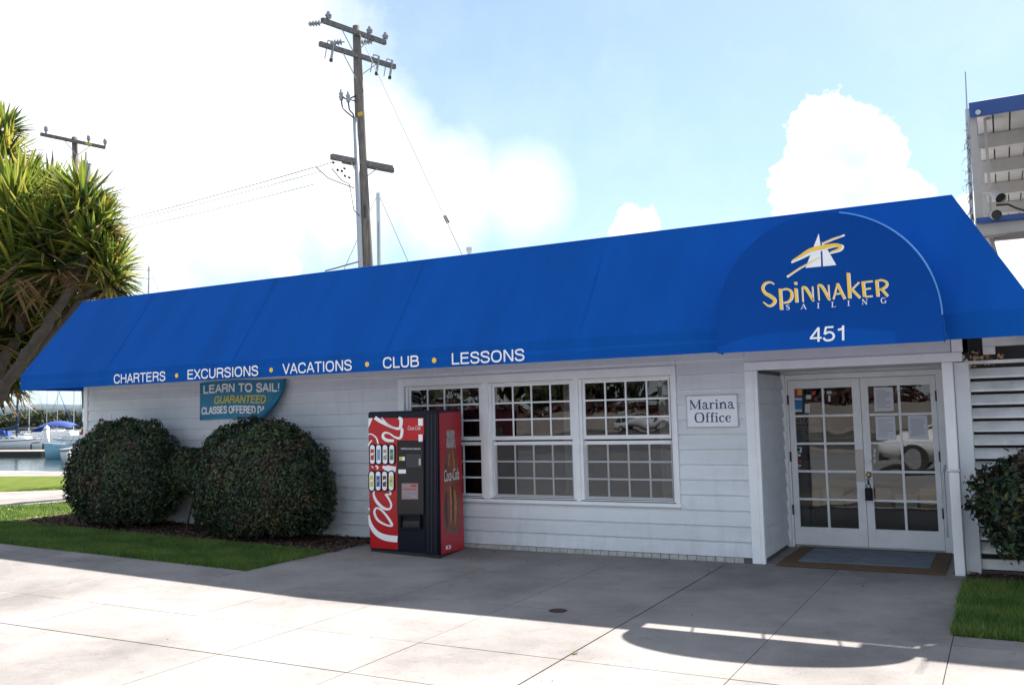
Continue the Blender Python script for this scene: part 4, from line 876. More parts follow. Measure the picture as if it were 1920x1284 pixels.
o = h4(672, 636); e = h4(796, 612); text_mesh('Coca-Cola', 'lettering', M['letter'], vm, o, (e-o).normalized(), up, (e-o).length, .15, shear=.2, bold=.01)
child('side_label', M['letter'], vm, lambda q: q.add([h2(688, 1164), h2(688, 1196), h2(730, 1186), h2(730, 1156)], [(0, 1, 2, 3)]))
child('side_label', M['navy'], vm, lambda q: q.add([h3(704, 1168), h3(704, 1184), h3(716, 1181), h3(716, 1165)], [(0, 1, 2, 3)]))

# ------------------------------------------------------------------ bushes
def bush(name, label, c, r, n, seed, group, ymax=-.04, leaf=.030, flat=1.0, xmin=-99):
    random.seed(seed); t = thing(name, label, 'bush', (c[0], c[1], gh(c[0], c[1])), group=group); g0 = gh(c[0], c[1])
    cz = g0+c[2]; bb = MB()
    def rad_(d): return 1+.14*noise.noise(d*1.7+Vector((seed, 0, 0)))+.09*noise.noise(d*4.0+Vector((0, seed, 0)))+.05*noise.noise(d*10+Vector((seed, seed, 0)))
    cnt = 0
    while cnt < n:
        d = Vector((random.gauss(0, 1), random.gauss(0, 1), random.gauss(0, 1))).normalized()
        if d.z < -.75: continue
        k = rad_(d)*(1-abs(random.gauss(0, .07))) * (1.0 if random.random() > .012 else random.uniform(1.0, 1.12)) * (1.0 if noise.noise(d*6.5+Vector((0, 0, seed))) < .22 else .93)
        # squarer than an ellipsoid: clipped hedge shape
        e = (abs(d.x)**2.25+abs(d.y)**2.25+abs(d.z)**2.25)**(-1/2.25)
        p = Vector((c[0]+d.x*e*r[0]*k, c[1]+d.y*e*r[1]*k, cz+d.z*e*r[2]*k))
        if p.y > ymax or p.z < g0+.09 or p.x < xmin: continue
        nrm = (d+Vector((random.gauss(0, .55), random.gauss(0, .55), random.gauss(0, .55)))).normalized()
        u = nrm.cross(Vector((random.gauss(0, 1), random.gauss(0, 1), random.gauss(0, 1)))).normalized(); v = nrm.cross(u); s_ = leaf*random.uniform(.55, 1.25)
        mi = random.choices(range(5), [4, 3.2, 1.1, 1.0, 3])[0]
        if noise.noise(p*2.2) > .25 and random.random() < .45: mi = 3
        if noise.noise(p*1.6+Vector((9, 0, 0))) > .22 and random.random() < .5: mi = random.choice([1, 2])
        bb.cur = mi; bb.add([p-u*s_, p-v*s_*.48+nrm*s_*.12, p+u*s_, p+v*s_*.48+nrm*s_*.12], [(0, 1, 2), (0, 2, 3)]); cnt += 1
    tag(bb.build('foliage', HEDGE, t), kind='stuff')
    # inner twig mass that fills the crown
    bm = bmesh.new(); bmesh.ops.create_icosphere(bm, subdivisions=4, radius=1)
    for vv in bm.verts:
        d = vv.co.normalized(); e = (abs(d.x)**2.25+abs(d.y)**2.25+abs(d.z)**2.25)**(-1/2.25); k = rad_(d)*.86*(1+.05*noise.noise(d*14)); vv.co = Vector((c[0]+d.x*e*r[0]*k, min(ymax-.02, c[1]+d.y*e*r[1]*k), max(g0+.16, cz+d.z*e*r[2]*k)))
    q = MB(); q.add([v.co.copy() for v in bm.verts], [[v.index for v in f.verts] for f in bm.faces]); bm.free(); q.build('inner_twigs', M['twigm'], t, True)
    for i in range(5):
        a = random.uniform(0, 6.28); x0 = c[0]+.12*math.cos(a); y0 = c[1]+.18*math.sin(a)
        q = MB(); q.tube([(x0, y0, g0-.02), (x0+.2*math.cos(a), y0+.1*math.sin(a), g0+.2), (x0+.5*math.cos(a), min(ymax-.05, y0+.2*math.sin(a)), g0+.5)], [.022, .016, .01], 6); q.build('stem', M['twig'], t)
    # stray shoots
    for i in range(9):
        a = random.uniform(-1.2, 1.2); x0 = c[0]+r[0]*.75*math.sin(a); z0 = cz+r[2]*.8*math.cos(a)
        q = MB(); y0 = min(ymax-.1, c[1]); q.tube([(x0, y0, z0), (x0+.06*math.sin(a*2), y0, z0+r[2]*.26+random.uniform(0, .08))], [.004, .002], 4); q.build('shoot', M['twig'], t)
    return t
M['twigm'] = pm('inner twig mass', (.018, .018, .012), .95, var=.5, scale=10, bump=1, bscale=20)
random.seed(3)
bush('round_bush', 'clipped round dark green bush at the left corner of the building', (ony(234, 900, -.64).x, -.64, .75), (1.06, .60, .90), 25000, 5, 'clipped round bushes by the grey wall')
bush('round_bush', 'larger clipped dark green bush beneath the teal banner', (ony(490, 900, -.66).x, -.66, .74), (1.13, .62, .93), 28000, 9, 'clipped round bushes by the grey wall')
bush('low_hedge_growth', 'low leafy growth joining the two round bushes at the wall', (ony(350, 900, -.5).x, -.42, .86), (.42, .30, .36), 4500, 12, None)
bush('side_bush', 'broad leaved dark bush in front of the white louvres at the right edge', (.74, -.42, .74), (1.10, .42, .62), 9500, 21, None, ymax=.05, leaf=.042)
random.seed(11)

# ------------------------------------------------------------------ yucca tree
yt = thing('yucca_tree', 'tall multi stemmed yucca tree with spiky crowns left of the building', 'tree', (-22, 2.2, .2))
YP = 2.2
def yp(px, py, dy=0): return ony(px, py, YP+dy)
def branch(pts, r0, r1, dy=0):
    q = MB(); P = [yp(x, y, dy) for x, y in pts]; n_ = len(P); PP = []
    for i in range(n_-1):
        for k in range(4): PP.append(P[i].lerp(P[i+1], k/4)+Vector((random.gauss(0, .02), random.gauss(0, .02), random.gauss(0, .02))))
    PP.append(P[-1]); q.tube(PP, [r0+(r1-r0)*i/(len(PP)-1) for i in range(len(PP))], 10); q.build('trunk', M['trunk'], yt, True)
branch([(-60, 880), (-15, 760), (40, 680), (85, 615), (128, 548), (160, 480)], .145, .085)
branch([(-80, 880), (-30, 740), (30, 640), (48, 560), (58, 480)], .14, .08, .4)
branch([(-90, 800), (-60, 640), (-20, 540), (35, 490), (90, 430)], .13, .075, .2)
branch([(-20, 760), (10, 660), (-20, 600)], .14, .08, .6)
branch([(40, 680), (110, 610), (170, 545), (205, 520)], .11, .07, .3)
branch([(60, 500), (55, 440), (80, 380)], .15, .1, .3)
branch([(90, 440), (150, 400), (170, 340)], .14, .09, .2)
branch([(-20, 540), (-5, 420), (20, 320)], .16, .1, .5)
branch([(-30, 760), (30, 700), (80, 640), (105, 600)], .14, .1, 1.0)
ros = [(12,285,50,.6),(48,345,55,.5),(95,372,62,.9),(150,372,66,.2),(190,415,52,.4),(140,425,78,.1),(25,400,92,-.3),(75,445,85,-.2),(175,468,62,.2),(105,485,80,0),(206,506,66,.45),
       (165,512,58,.9),(30,490,95,-.4),(120,400,66,.8),(60,395,66,.2),(200,540,45,.7),(-20,350,80,.3),(-30,470,100,.1),(105,580,52,1.0),(20,585,72,.8),(40,545,60,.6),(-15,620,70,.3),(60,652,48,1.2),(10,690,50,1.3),(80,560,50,1.5),(125,445,70,1.0),(5,545,70,.2),(105,615,40,1.4),
       (60,610,55,1.4),(95,540,55,.9),(0,655,60,1.2),(35,700,42,1.6),(125,565,45,.6),(188,450,55,.6),(212,530,44,.4),(-25,560,80,.5),(-10,700,60,.9),(5,240,40,.7)]
allv = []; lb_ = MB()
for ri, (cx, cy, pr_, dy) in enumerate(ros):
    c = yp(cx, cy, dy); R_ = (yp(cx+pr_, cy, dy)-c).length*1.0
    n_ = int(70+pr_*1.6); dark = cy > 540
    lb_ = MB()
    axis = Vector((random.gauss(0, .25), random.gauss(0, .25), 1)).normalized()
    for k in range(n_):
        d = Vector((random.gauss(0, 1), random.gauss(0, 1), random.gauss(0, 1))).normalized()
        if d.dot(axis) < -.55: d = -d
        dead = d.dot(axis) < -.25
        ln = R_*random.uniform(.62, .95); wd = .042*random.uniform(.7, 1.2)
        side = d.cross(Vector((0, 0, 1))); side = side.normalized() if side.length > .1 else Vector((1, 0, 0))
        droop = Vector((0, 0, -1))*ln*random.uniform(.02, .22)*(1-abs(d.z)*.5)
        p0 = c+d*R_*.1-axis*R_*.15*(1-d.dot(axis)); p1 = p0+d*ln*.45; p2 = p0+d*ln+droop; nn = side.cross(d).normalized()*wd*.5
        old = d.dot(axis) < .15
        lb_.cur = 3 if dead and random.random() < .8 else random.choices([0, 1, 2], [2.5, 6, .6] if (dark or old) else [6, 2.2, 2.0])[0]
        lb_.add([p0-side*wd*.7, p0+nn, p0+side*wd*.7, p1-side*wd, p1+nn, p1+side*wd, p2], [(0, 1, 4, 3), (1, 2, 5, 4), (3, 4, 6), (4, 5, 6)])
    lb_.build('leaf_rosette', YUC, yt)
# hanging dead skirt
lb_ = MB()
for k in range(70):
    p0 = yp(138+random.uniform(-10, 10), 492+random.uniform(-6, 12), .0); p2 = p0+Vector((random.gauss(0, .10), random.gauss(0, .1), -random.uniform(.4, .75))); s_ = Vector((.02, .0, 0)); lb_.add([p0-s_, p0+s_, p2], [(0, 1, 2)])
lb_.build('dead_leaf_skirt', YUC[3], yt)

# ------------------------------------------------------------------ utility poles and wires
up_ = thing('utility_pole', 'tall weathered wooden utility pole with three crossarms behind the awning', 'utility pole', (-15.9, 10.5, 0))
PYL = 10.5
pb = ony(688, 495, PYL); pt = ony(668, 50, PYL); dirp = (pt-pb).normalized(); foot = pb-dirp*((pb.z-.1)/dirp.z)
child('shaft', M['wood'], up_, lambda q: q.tube([foot, pb, ony(678, 300, PYL), ony(672, 150, PYL), pt], [.20, .175, .155, .135, .11], 14), True)
def beam_between(q, a, c, hw, hh):
    a, c = Vector(a), Vector(c); d = (c-a).normalized(); s_ = d.cross(up).normalized()*hw; u_ = Vector((0, 0, hh)); q.prism([a-s_-u_, a+s_-u_, a+s_+u_, a-s_+u_], c-a)
def crossarm(pxl, pxr, pxc, hw=.06, hh=.07, root=up_, Y=PYL, mat='woodarm', toward=-.2):
    z = ony(*pxc, Y).z; a = onz(*pxl, z); c = onz(*pxr, z); a.y += toward; c.y += toward
    o = child('crossarm', M[mat], root, lambda q: beam_between(q, a, c, hw, hh)); return a, c, o
def at_arm(a, c, px):   # point along the arm seen at photo column px
    lo, hi = 0., 1.
    for _ in range(30):
        mi_ = (lo+hi)/2; p = a.lerp(c, mi_); d = p-CAM; u_ = 960+FPX*d.dot(RT)/d.dot(FW)
        if u_ < px: lo = mi_
        else: hi = mi_
    return a.lerp(c, (lo+hi)/2)
def insulator(q, p, r=.085):
    q.tube([p, p+up*.05, p+up*.055, p+up*.10, p+up*.11, p+up*.15, p+up*.16, p+up*.24], [.03, .03, r, r*.8, r*1.15, r*1.1, r*.75, r*.5], 12)
a1, c1, o1 = crossarm((612, 43), (730, 85), (668, 66), .055, .065)
for px in (616, 693, 723): p = at_arm(a1, c1, px)+up*.08; child('insulator', M['insul'], up_, lambda q: insulator(q, p))
for px, sx in ((610, -1), (706, -1), (650, 0)):
    p = at_arm(a1, c1, px)+Vector((0, -.1, -.08 if px != 650 else -.42)); e = p+Vector((-.32, -.25, -.06))
    child('strain_insulator', M['insul'], up_, lambda q: q.tube([p, p.lerp(e, .2), p.lerp(e, .22), p.lerp(e, .4), p.lerp(e, .42), p.lerp(e, .6), p.lerp(e, .62), p.lerp(e, .8), p.lerp(e, .82), e], [.02, .02, .1, .03, .1, .03, .1, .03, .09, .03], 10))
a2, c2, o2 = crossarm((608, 87), (748, 130), (670, 107), .055, .065)
for px in (632, 716, 744):
    p = at_arm(a2, c2, px)+Vector((0, -.14, .16))
    child('cutout_switch', M['insul'], up_, lambda q: (q.tube([p, p+Vector((-.06, -.05, -.5))], [.035, .035], 8), q.tube([p+Vector((-.1, -.14, .02)), p+Vector((-.17, -.2, -.52))], [.015, .015], 6), q.tube([p, p+Vector((-.1, -.14, .02))], .02, 6)))
    child('fuse_end', M['blackm'], up_, lambda q: q.tube([p+Vector((-.06, -.05, -.5)), p+Vector((-.07, -.055, -.58))], .05, 8))
a3, c3, o3 = crossarm((630, 297), (742, 319), (682, 306), .07, .075)
child('crossarm', M['woodarm'], up_, lambda q: beam_between(q, a3.lerp(c3, .0)+Vector((.0, .5, 0)), c3.lerp(a3, .15)+Vector((0, .5, 0)), .06, .07))
for (aa, cc, dz, f0, f1_) in ((a1, c1, .65, .28, .75), (a2, c2, .7, .28, .78), (a3, c3, .55, .3, .8)):
    m_ = Vector((foot.x+(pt.x-foot.x)*((aa.z-dz)/pt.z), PYL-.12, aa.z-dz))
    for f in (f0, f1_): child('brace', M['steel'], up_, lambda q: q.tube([aa.lerp(cc, f), m_], .016, 6))
for (aa, cc, px) in ((a1, c1, 686), (a2, c2, 696)):
    p = at_arm(aa, cc, px); d = (cc-aa).normalized(); child('tag', M['tagy'], up_, lambda q: beam_between(q, p-d*.13+Vector((-.01, -.012, 0)), p+d*.13+Vector((-.01, -.012, 0)), .055, .055))
p = ony(675, 214, PYL-.16); child('tag', M['tagy'], up_, lambda q: q.bbox(p.x-.08, p.x+.08, p.y-.01, p.y+.02, p.z-.06, p.z+.06, b=.01))
# riser conduit and potheads
ca, cb_ = ony(666, 222, PYL-.25), ony(676, 495, PYL-.25); child('riser_conduit', M['galv'], up_, lambda q: q.tube([ca, cb_, cb_+(cb_-ca)*.8], .075, 10), True)
for (x, y0, y1, xc) in ((639, 168, 188, 664), (652, 172, 192, 664)):
    t0, t1 = ony(x, y0, PYL-.5), ony(x+1, y1, PYL-.5); child('pothead', M['insul'], up_, lambda q: q.tube([t0, t0.lerp(t1, .3), t0.lerp(t1, .35), t0.lerp(t1, .6), t0.lerp(t1, .65), t1], [.02, .035, .07, .05, .075, .05], 10))
    child('riser_cable', M['dwire'], up_, lambda q: q.tube([t1, ony(x+3, y1+14, PYL-.45), ony(x+10, y1+22, PYL-.4), ony(xc, 222, PYL-.3)], .022, 6))
child('pothead_bracket', M['blackm'], up_, lambda q: (q.tube([ony(640, 182, PYL-.5), ony(652, 187, PYL-.5), ony(667, 180, PYL-.15)], .025, 6), q.tube([ony(655, 187, PYL-.5), ony(667, 190, PYL-.15)], .018, 6)))
child('guard_strip', M['blackm'], up_, lambda q: q.tube([ony(684, 386, PYL-.19), ony(685, 408, PYL-.19)], .03, 6))
# service drop hardware
child('service_clamp', M['dwire'], up_, lambda q: [q.tube([ony(x, y, PYL-.9), ony(x+2, y+2, PYL-.9)], .035, 6) for x, y in ((624, 304), (632, 318), (640, 320), (646, 329), (654, 332), (645, 315))])
child('service_loop', M['dwire'], up_, lambda q: (q.tube([ony(592, 313, PYL-1), ony(615, 334, PYL-.9), ony(640, 344, PYL-.7), ony(664, 353, PYL-.3)], .014, 5), q.tube([ony(622, 316, PYL-1), ony(640, 338, PYL-.9), ony(655, 346, PYL-.6), ony(664, 395, PYL-.35), ony(674, 405, PYL-.3)], .014, 5), q.tube([ony(624, 304, PYL-1), ony(592, 314, PYL-1)], .010, 5)))
# wires: one thing each
def wire(label, pts, r=.010, mat='wire', group=None, name='overhead_wire'):
    P = []
    for i in range(len(pts)-1):
        for k in range(6): P.append(Vector(pts[i]).lerp(Vector(pts[i+1]), k/6))
    P.append(Vector(pts[-1])); L_ = len(P)-1; sag = (P[-1]-P[0]).length*.006
    P = [p-up*sag*4*(i/L_)*(1-i/L_) for i, p in enumerate(P)]
    b_ = MB(); b_.tube(P, r, 5); return tag(b_.build(name, M[mat]), label, 'wire', group)
wire('topmost thin overhead wire running left from the tall pole', [ony(592, 313, PYL-1), ony(205, 410, 14), ony(-100, 475, 16)], .011)
wire('middle thin overhead wire running left from the tall pole', [ony(600, 322, PYL-1), ony(205, 415, 14), ony(-100, 482, 16)], .009)
wire('lowest thin overhead wire running left from the tall pole', [ony(592, 345, PYL-1), ony(205, 429, 14), ony(-100, 495, 16)], .009)
gw = thing('guy_wire', 'thin guy wire slanting down right from the pole top to the roof', 'wire', tuple(ony(862, 468, 6)))
g0, g1 = ony(672, 60, PYL), ony(862, 468, 6.5)
child('strand', M['wire'], gw, lambda q: q.tube([g0, g1, g1+(g1-g0)*.35], .010, 5))
g2, g3 = ony(834, 405, 7.1), ony(840, 417, 7.1); child('strain_insulator', M['blackm'], gw, lambda q: q.tube([g2, g3], .045, 8))
# second pole, partly hidden by the yucca
u2 = thing('utility_pole', 'shorter utility pole with one crossarm rising behind the yucca', 'utility pole', (-36.4, 16, -1))
q1_, q2_ = ony(140, 258, 16), ony(152, 520, 16)
child('shaft', M['wood'], u2, lambda q: q.tube([q1_, q2_, q2_+(q2_-q1_)*.9], [.13, .17, .2], 12), True)
a4, c4, o4 = crossarm((84, 254), (204, 279), (140, 268), .06, .07, u2, 16)
for px in (86, 166, 198): p = at_arm(a4, c4, px)+up*.07; child('insulator', M['insul'], u2, lambda q: q.tube([p, p+up*.12, p+up*.14, p+up*.3, p+up*.36], [.03, .06, .09, .08, .03], 10))
for px in (118, 172):
    child('brace', M['steel'], u2, lambda q: q.tube([at_arm(a4, c4, px), ony(144, 292, 15.9)], .02, 5))
p = ony(161, 316, 15.6); child('transformer', M['galv'], u2, lambda q: (q.tube([p+up*.2, p-up*1.0], [.24, .24], 14), q.tube([p+up*.2, p+up*.32], [.26, .2], 14), q.tube([p+up*.32, p+up*.75], [.05, .035], 8)))
p = at_arm(a4, c4, 166); child('tag', M['tagy'], u2, lambda q: beam_between(q, p-(c4-a4)*.05+Vector((0, -.02, 0)), p+(c4-a4)*.05+Vector((0, -.02, 0)), .06, .06))
wire('thin drop wire curving down beside the yucca crown', [ony(180, 330, 15.5), ony(203, 395, 15.5), ony(207, 425, 15)], .008)
# roof bits
t = thing('roof_vent', 'small vent cap poking above the awning ridge', 'vent', tuple(ony(880, 475, 2.5)))
child('cap', M['galv'], t, lambda q: q.tube([ony(880, 472, 2.5), ony(880, 464, 2.5)], [.055, .05], 8)); child('pipe', M['galv'], t, lambda q: q.tube([ony(880, 462, 2.5)-up*.02-up*1.0, ony(880, 472, 2.5)], .035, 8))
wire('short black cable drooping over the awning ridge', [ony(610, 508, 1.5), ony(628, 503, 1.5), ony(645, 498, 1.5), ony(672, 491, 1.5)], .012, 'dwire', name='roof_cable')

# ------------------------------------------------------------------ deck structure, upper right
dk = thing('upper_deck', 'raised white and blue roofed deck with a boarded soffit behind the awning', 'building', (1.5, 2, 2.5))
D0 = .70; DX = ony(1822, 222, D0); dz0 = DX.z; dx0 = DX.x; dzt = ony(1815, 195, D0).z
child('fascia', M['bluef'], dk, lambda q: q.bbox(dx0-.02, 6, D0-.05, D0, dz0, dzt, b=.006))
child('roof', M['bluef'], dk, lambda q: q.box(dx0, 6, D0+.001, D0+8, dzt-.06, dzt-.01))
for i in range(20):
    x0 = dx0+.04+i*.165
    part_box('soffit_board', M['soffit'], dk, x0+.008, x0+.157, D0+.001, D0+7, dz0+.05, dz0+.065)
for i, y in enumerate((1.62, 2.95, 4.4, 5.9)): part_box('beam', M['soffit'], dk, dx0+.02, 6, y, y+.11, dz0-.12, dz0+.045)
for i, y in enumerate((.72, 1.5, 2.7, 4.1)): part_box('post', M['soffit'], dk, dx0-.03+.015*i, dx0+.045+.015*i, y+.02, y+.10, 2.63, dz0-.13 if y > 1 else dz0+.04)
part_box('post', M['soffit'], dk, dx0+.11, dx0+.14, .95, 1.04, 2.63, dz0+.04)
lo = ony(1832, 418, D0); child('fascia', M['bluef'], dk, lambda q: q.bbox(dx0-.02, 6, D0-.10, D0-.052, lo.z-.028, lo.z+.035, b=.005))
child('deck_floor', M['soffit'], dk, lambda q: q.box(dx0, 6, D0-.05, D0+.45, lo.z-.15, lo.z-.022))
child('brace', M['soffit'], dk, lambda q: q.prism([ony(1845, 424, D0+.2), ony(1856, 424, D0+.2), ony(1872, 480, D0+.2), ony(1862, 470, D0+.2)], (0, .07, 0)))
p = ony(1834, 212, D0-.052); child('hook_roundel', M['steel'], dk, lambda q: (q.tube([p, p-Vector((0, .03, 0))], .027, 16)))
def flood(pxa, pxb, ra, rb, lbl):
    a, c = ony(*pxa, .62), ony(*pxb, .50); t = thing('flood_lamp', lbl, 'lamp', tuple(a), group='cylindrical flood lamps under the deck')
    child('can', M['lamp'], t, lambda q: q.tube([a, a.lerp(c, .4), c], [ra, (ra+rb)/2, rb], 18, cap=False), True)
    d = (c-a).normalized(); child('lens', M['blackm'], t, lambda q: q.tube([c-d*.03, c-d*.025], [rb*.9, rb*.9], 18)); child('back_cap', M['lamp'], t, lambda q: q.tube([a-d*.02, a], [ra*.6, ra], 18))
    child('bracket', M['lamp'], t, lambda q: q.tube([a, a+Vector((-.09, .09, .04))], .015, 6)); return t
flood((1862, 362), (1877, 372), .038, .057, 'upper of the two tan lamp cans, tilted toward the right'); flood((1864, 404), (1869, 403), .046, .052, 'lower lamp can pointing straight outward with dark opening')
wire('black cable looping away from the lower lamp can', [ony(1868, 385, D0-.1), ony(1890, 383, D0-.1), ony(1905, 390, D0-.1), ony(1935, 400, D0-.1)], .012, 'dwire', name='lamp_cable')
t = thing('antenna_mast', 'slim antenna rod on a pale pipe at the deck corner', 'antenna', tuple(ony(1816, 400, D0-.12)))
child('rod', M['galv'], t, lambda q: q.tube([ony(1813, 205, D0-.12), ony(1810, 135, D0-.12)], [.009, .007], 6)); child('pipe', M['galv'], t, lambda q: q.tube([ony(1823, 425, D0-.12), ony(1813, 205, D0-.12)], .020, 8))
t = thing('dead_vine', 'thin tangle of dead vine on the deck corner post', 'vine', tuple(ony(1816, 350, D0-.14)))
q = MB(); random.seed(5)
for i in range(46):
    y0 = random.uniform(230, 410); x0 = 1813+(y0-205)*.045; p0 = ony(x0, y0, D0-.14); P = [p0]
    for k in range(3): P.append(P[-1]+Vector((random.uniform(-.04, .02), random.uniform(-.03, .03), random.uniform(-.07, .03))))
    q.tube(P, [.004, .003, .002, .0015], 4, cap=False)
q.build('twigs', M['twig'], t)

# ------------------------------------------------------------------ small things on the pavement
t = thing('floor_drain', 'small round rusty drain cover set in the shaded pavement', 'drain', (-3.53, -2.985, .002))
child('cover', M['drain'], t, lambda q: q.tube([(-3.53, -2.985, -.01), (-3.53, -2.985, .006)], .065, 20)); child('ring', M['blackm'], t, lambda q: q.tube([(-3.53, -2.985, -.01), (-3.53, -2.985, .003)], .082, 20))
t = thing('weed', 'tiny green weed growing in the dark pavement joint', 'weed', tuple(onz(1078, 1226, 0)))
q = MB(); p = onz(1078, 1226, 0)
for i in range(26):
    a = random.uniform(0, 6.28); q.add([p+Vector((math.cos(a)*.004, math.sin(a)*.004, 0)), p+Vector((-math.sin(a)*.006, math.cos(a)*.006, 0)), p+Vector((math.cos(a)*.03, math.sin(a)*.03, random.uniform(.005, .025)))], [(0, 1, 2)])
q.build('leaf_tuft', GRASS[1], t)

# ------------------------------------------------------------------ marina
WZ = -1.0
def pier(px0, px1, py_top, py_wl, wd, name='dock'):
    a, c = onz(px0, py_wl, WZ), onz(px1, py_wl, WZ); a.z = c.z = 0
    t = thing('floating_dock', 'grey floating dock in front of the white sailboat', 'dock', (a.x, a.y, WZ)); d = (c-a).normalized(); s_ = Vector((-d.y, d.x, 0))
    n_ = 26
    for i in range(n_):
        p, q_ = a.lerp(c, i/n_)+d*.02, a.lerp(c, (i+1)/n_)-d*.02; child('plank', M['dock'], t, lambda q: q.prism([p+up*(WZ+.46), q_+up*(WZ+.46), q_+s_*wd+up*(WZ+.46), p+s_*wd+up*(WZ+.46)], (0, 0, .06)))
    child('float', M['rubber'], t, lambda q: q.prism([a+up*(WZ-.1), c+up*(WZ-.1), c+s_*wd+up*(WZ-.1), a+s_*wd+up*(WZ-.1)], (0, 0, .5))); return t
pier(-120, 77, 843, 857, 3.0)
def hull_mesh(q, Lh, B, H, sheer=.25):
    n_ = 14; prof = []
    for i in range(n_+1):
        u = i/n_; w_ = B/2*math.sin(math.pi*min(1, (u*.62+.38)))**.8 if u < 1 else 0; w_ = B/2*(1-max(0, (u-.45)/.55)**2.2)*(.78+.22*min(1, u/.3)); top = H+sheer*max(0, (u-.3)/.7)**2
        x = -Lh/2+Lh*u; prof.append([(x+(.25 if u > .8 else 0)*(u-.8)*5*.6, -w_, top), (x, -w_*.82, H*.35), (x*.985, -w_*.45, -.25), (x*.985, w_*.45, -.25), (x, w_*.82, H*.35), (x+(.25 if u > .8 else 0)*(u-.8)*5*.6, w_, top)])
    q.add([p for pr_ in prof for p in pr_], [(i*6+k, (i+1)*6+k, (i+1)*6+k+1, i*6+k+1) for i in range(n_) for k in range(5)]+[(i*6+5, (i+1)*6+5, (i+1)*6, i*6) for i in range(n_)]+[(5, 4, 3, 2, 1, 0)])
def sailboat(label, loc, rz, Lh=9, hull='hull', cover='navyc', mast_h=12, mast_x=.8, cabin=True, stripe='navyc', cover_up=True, mast_r=.075, group=None, mastmat='mastm', dodger=None, furl=None, boot=False):
    t = thing('sailboat', label, 'boat', loc, 0, group); t.rotation_euler = (0, 0, 0); R = Matrix.Translation(Vector(loc)) @ Matrix.Rotation(rz, 4, 'Z'); B = Lh*.32; H = 1.05
    def c_(name, mat, fn, smooth=False, par=None):
        q = MB(); fn(q); q.v = [tuple(R @ Vector(v)) for v in q.v]; return q.build(name, M[mat], par or t, smooth)
    hl = c_('hull', hull, lambda q: hull_mesh(q, Lh, B, H), True)
    c_('stripe', stripe, lambda q: [q.tube([(-Lh/2+Lh*i/10, s_*B/2*((1-max(0, (i/10-.45)/.55)**2.2)*(.78+.22*min(1, i/3)))+s_*.02, H-.12+.25*max(0, (i/10-.3)/.7)**2) for i in range(10)], .035, 5) for s_ in (-1, 1)], par=hl)
    c_('deck', 'hull', lambda q: q.box(-Lh*.48, Lh*.25, -B*.36, B*.36, H-.02, H+.05))
    if cabin:
        cb = c_('cabin', 'hull', lambda q: q.prism([(-Lh*.12, -B*.28, H+.05), (Lh*.28, -B*.16, H+.05), (Lh*.24, -B*.14, H+.38), (-Lh*.12, -B*.25, H+.5)], (0, B*.5, 0)))
        c_('porthole', 'tint', lambda q: [q.box(-Lh*.05+i*.7, -Lh*.05+i*.7+.4, -B*.285, -B*.27, H+.2, H+.32) for i in range(3)], par=cb)
    c_('mast', mastmat, lambda q: q.tube([(mast_x, 0, H), (mast_x, 0, mast_h)], mast_r, 8))
    c_('boom', 'mastm', lambda q: q.tube([(mast_x, 0, H+1.1), (-Lh*.38, 0, H+1.05)], .05, 6))
    if cover: c_('sail_cover', cover, lambda q: q.tube([(mast_x+.1, 0, H+1.9), (mast_x-.15, 0, H+1.45), (mast_x-1.2, 0, H+1.28), (-Lh*.36, 0, H+1.18)], [.14, .26, .2, .11], 10), True)
    if boot: c_('mast_boot', cover, lambda q: q.tube([(mast_x, 0, H+.8), (mast_x, 0, H+3.2), (mast_x, 0, H+3.4)], [.14, .15, .09], 8), True)
    c_('stay', 'wire', lambda q: (q.tube([(mast_x, 0, mast_h), (Lh*.55, 0, H+.3)], .012, 4), q.tube([(mast_x, 0, mast_h), (-Lh*.5, 0, H)], .012, 4), q.tube([(mast_x, 0, mast_h*.95), (mast_x, B*.45, H)], .012, 4), q.tube([(mast_x, 0, mast_h*.95), (mast_x, -B*.45, H)], .012, 4)))
    c_('spreader', 'mastm', lambda q: (q.tube([(mast_x, -.7, mast_h*.6), (mast_x, .7, mast_h*.6)], .025, 4)))
    if furl: c_('furled_jib', furl, lambda q: q.tube([(Lh*.53, 0, H+.5), ((mast_x+Lh*.55)/2, 0, mast_h*.5), (mast_x+.3, 0, mast_h*.9)], [.08, .11, .04], 6))
    c_('guard_rail', 'steel', lambda q: [q.tube([(x, s_*B*.40*(1 if x < Lh*.2 else .6), H), (x, s_*B*.40*(1 if x < Lh*.2 else .6), H+.6)], .018, 4) for x in [-Lh*.48+i*Lh*.115 for i in range(9)] for s_ in (-1, 1)]+[q.tube([(-Lh*.48, s_*B*.40, H+.6), (Lh*.2, s_*B*.40, H+.6), (Lh*.44, s_*B*.24, H+.65)], .012, 4) for s_ in (-1, 1)])
    if dodger: c_('spray_hood', dodger, lambda q: q.prism([(-Lh*.16, -B*.27, H+.5), (Lh*.04, -B*.25, H+.5), (Lh*.0, -B*.24, H+1.15), (-Lh*.16, -B*.25, H+1.25)], (0, B*.52, 0)))
    return t
def wl(px, py): p = onz(px, py, WZ); return (p.x, p.y, WZ)
AX = math.atan2(RT.y, RT.x)   # heading: to the right as seen from the quay
G = 'boats moored in the marina'
sailboat('light blue hulled sailboat moored nearest the quay, half hidden by the building', wl(190, 858), AX+math.pi, 9.0, 'hullb', 'navyc', 13, .6, stripe='hull', group=G)
sailboat('white sailboat with navy mast cover at the far left behind the dock', wl(12, 842), AX, 9.5, 'hull', 'navyc', 15, 1.2, mastmat='navyc', mast_r=.11, dodger='canvas', group=G, boot=True)
sailboat('white sailboat with red spray hood beside the building corner', wl(158, 840), AX+math.pi+.1, 8, 'hull', 'navyc', 14, .2, dodger='redc', group=G)
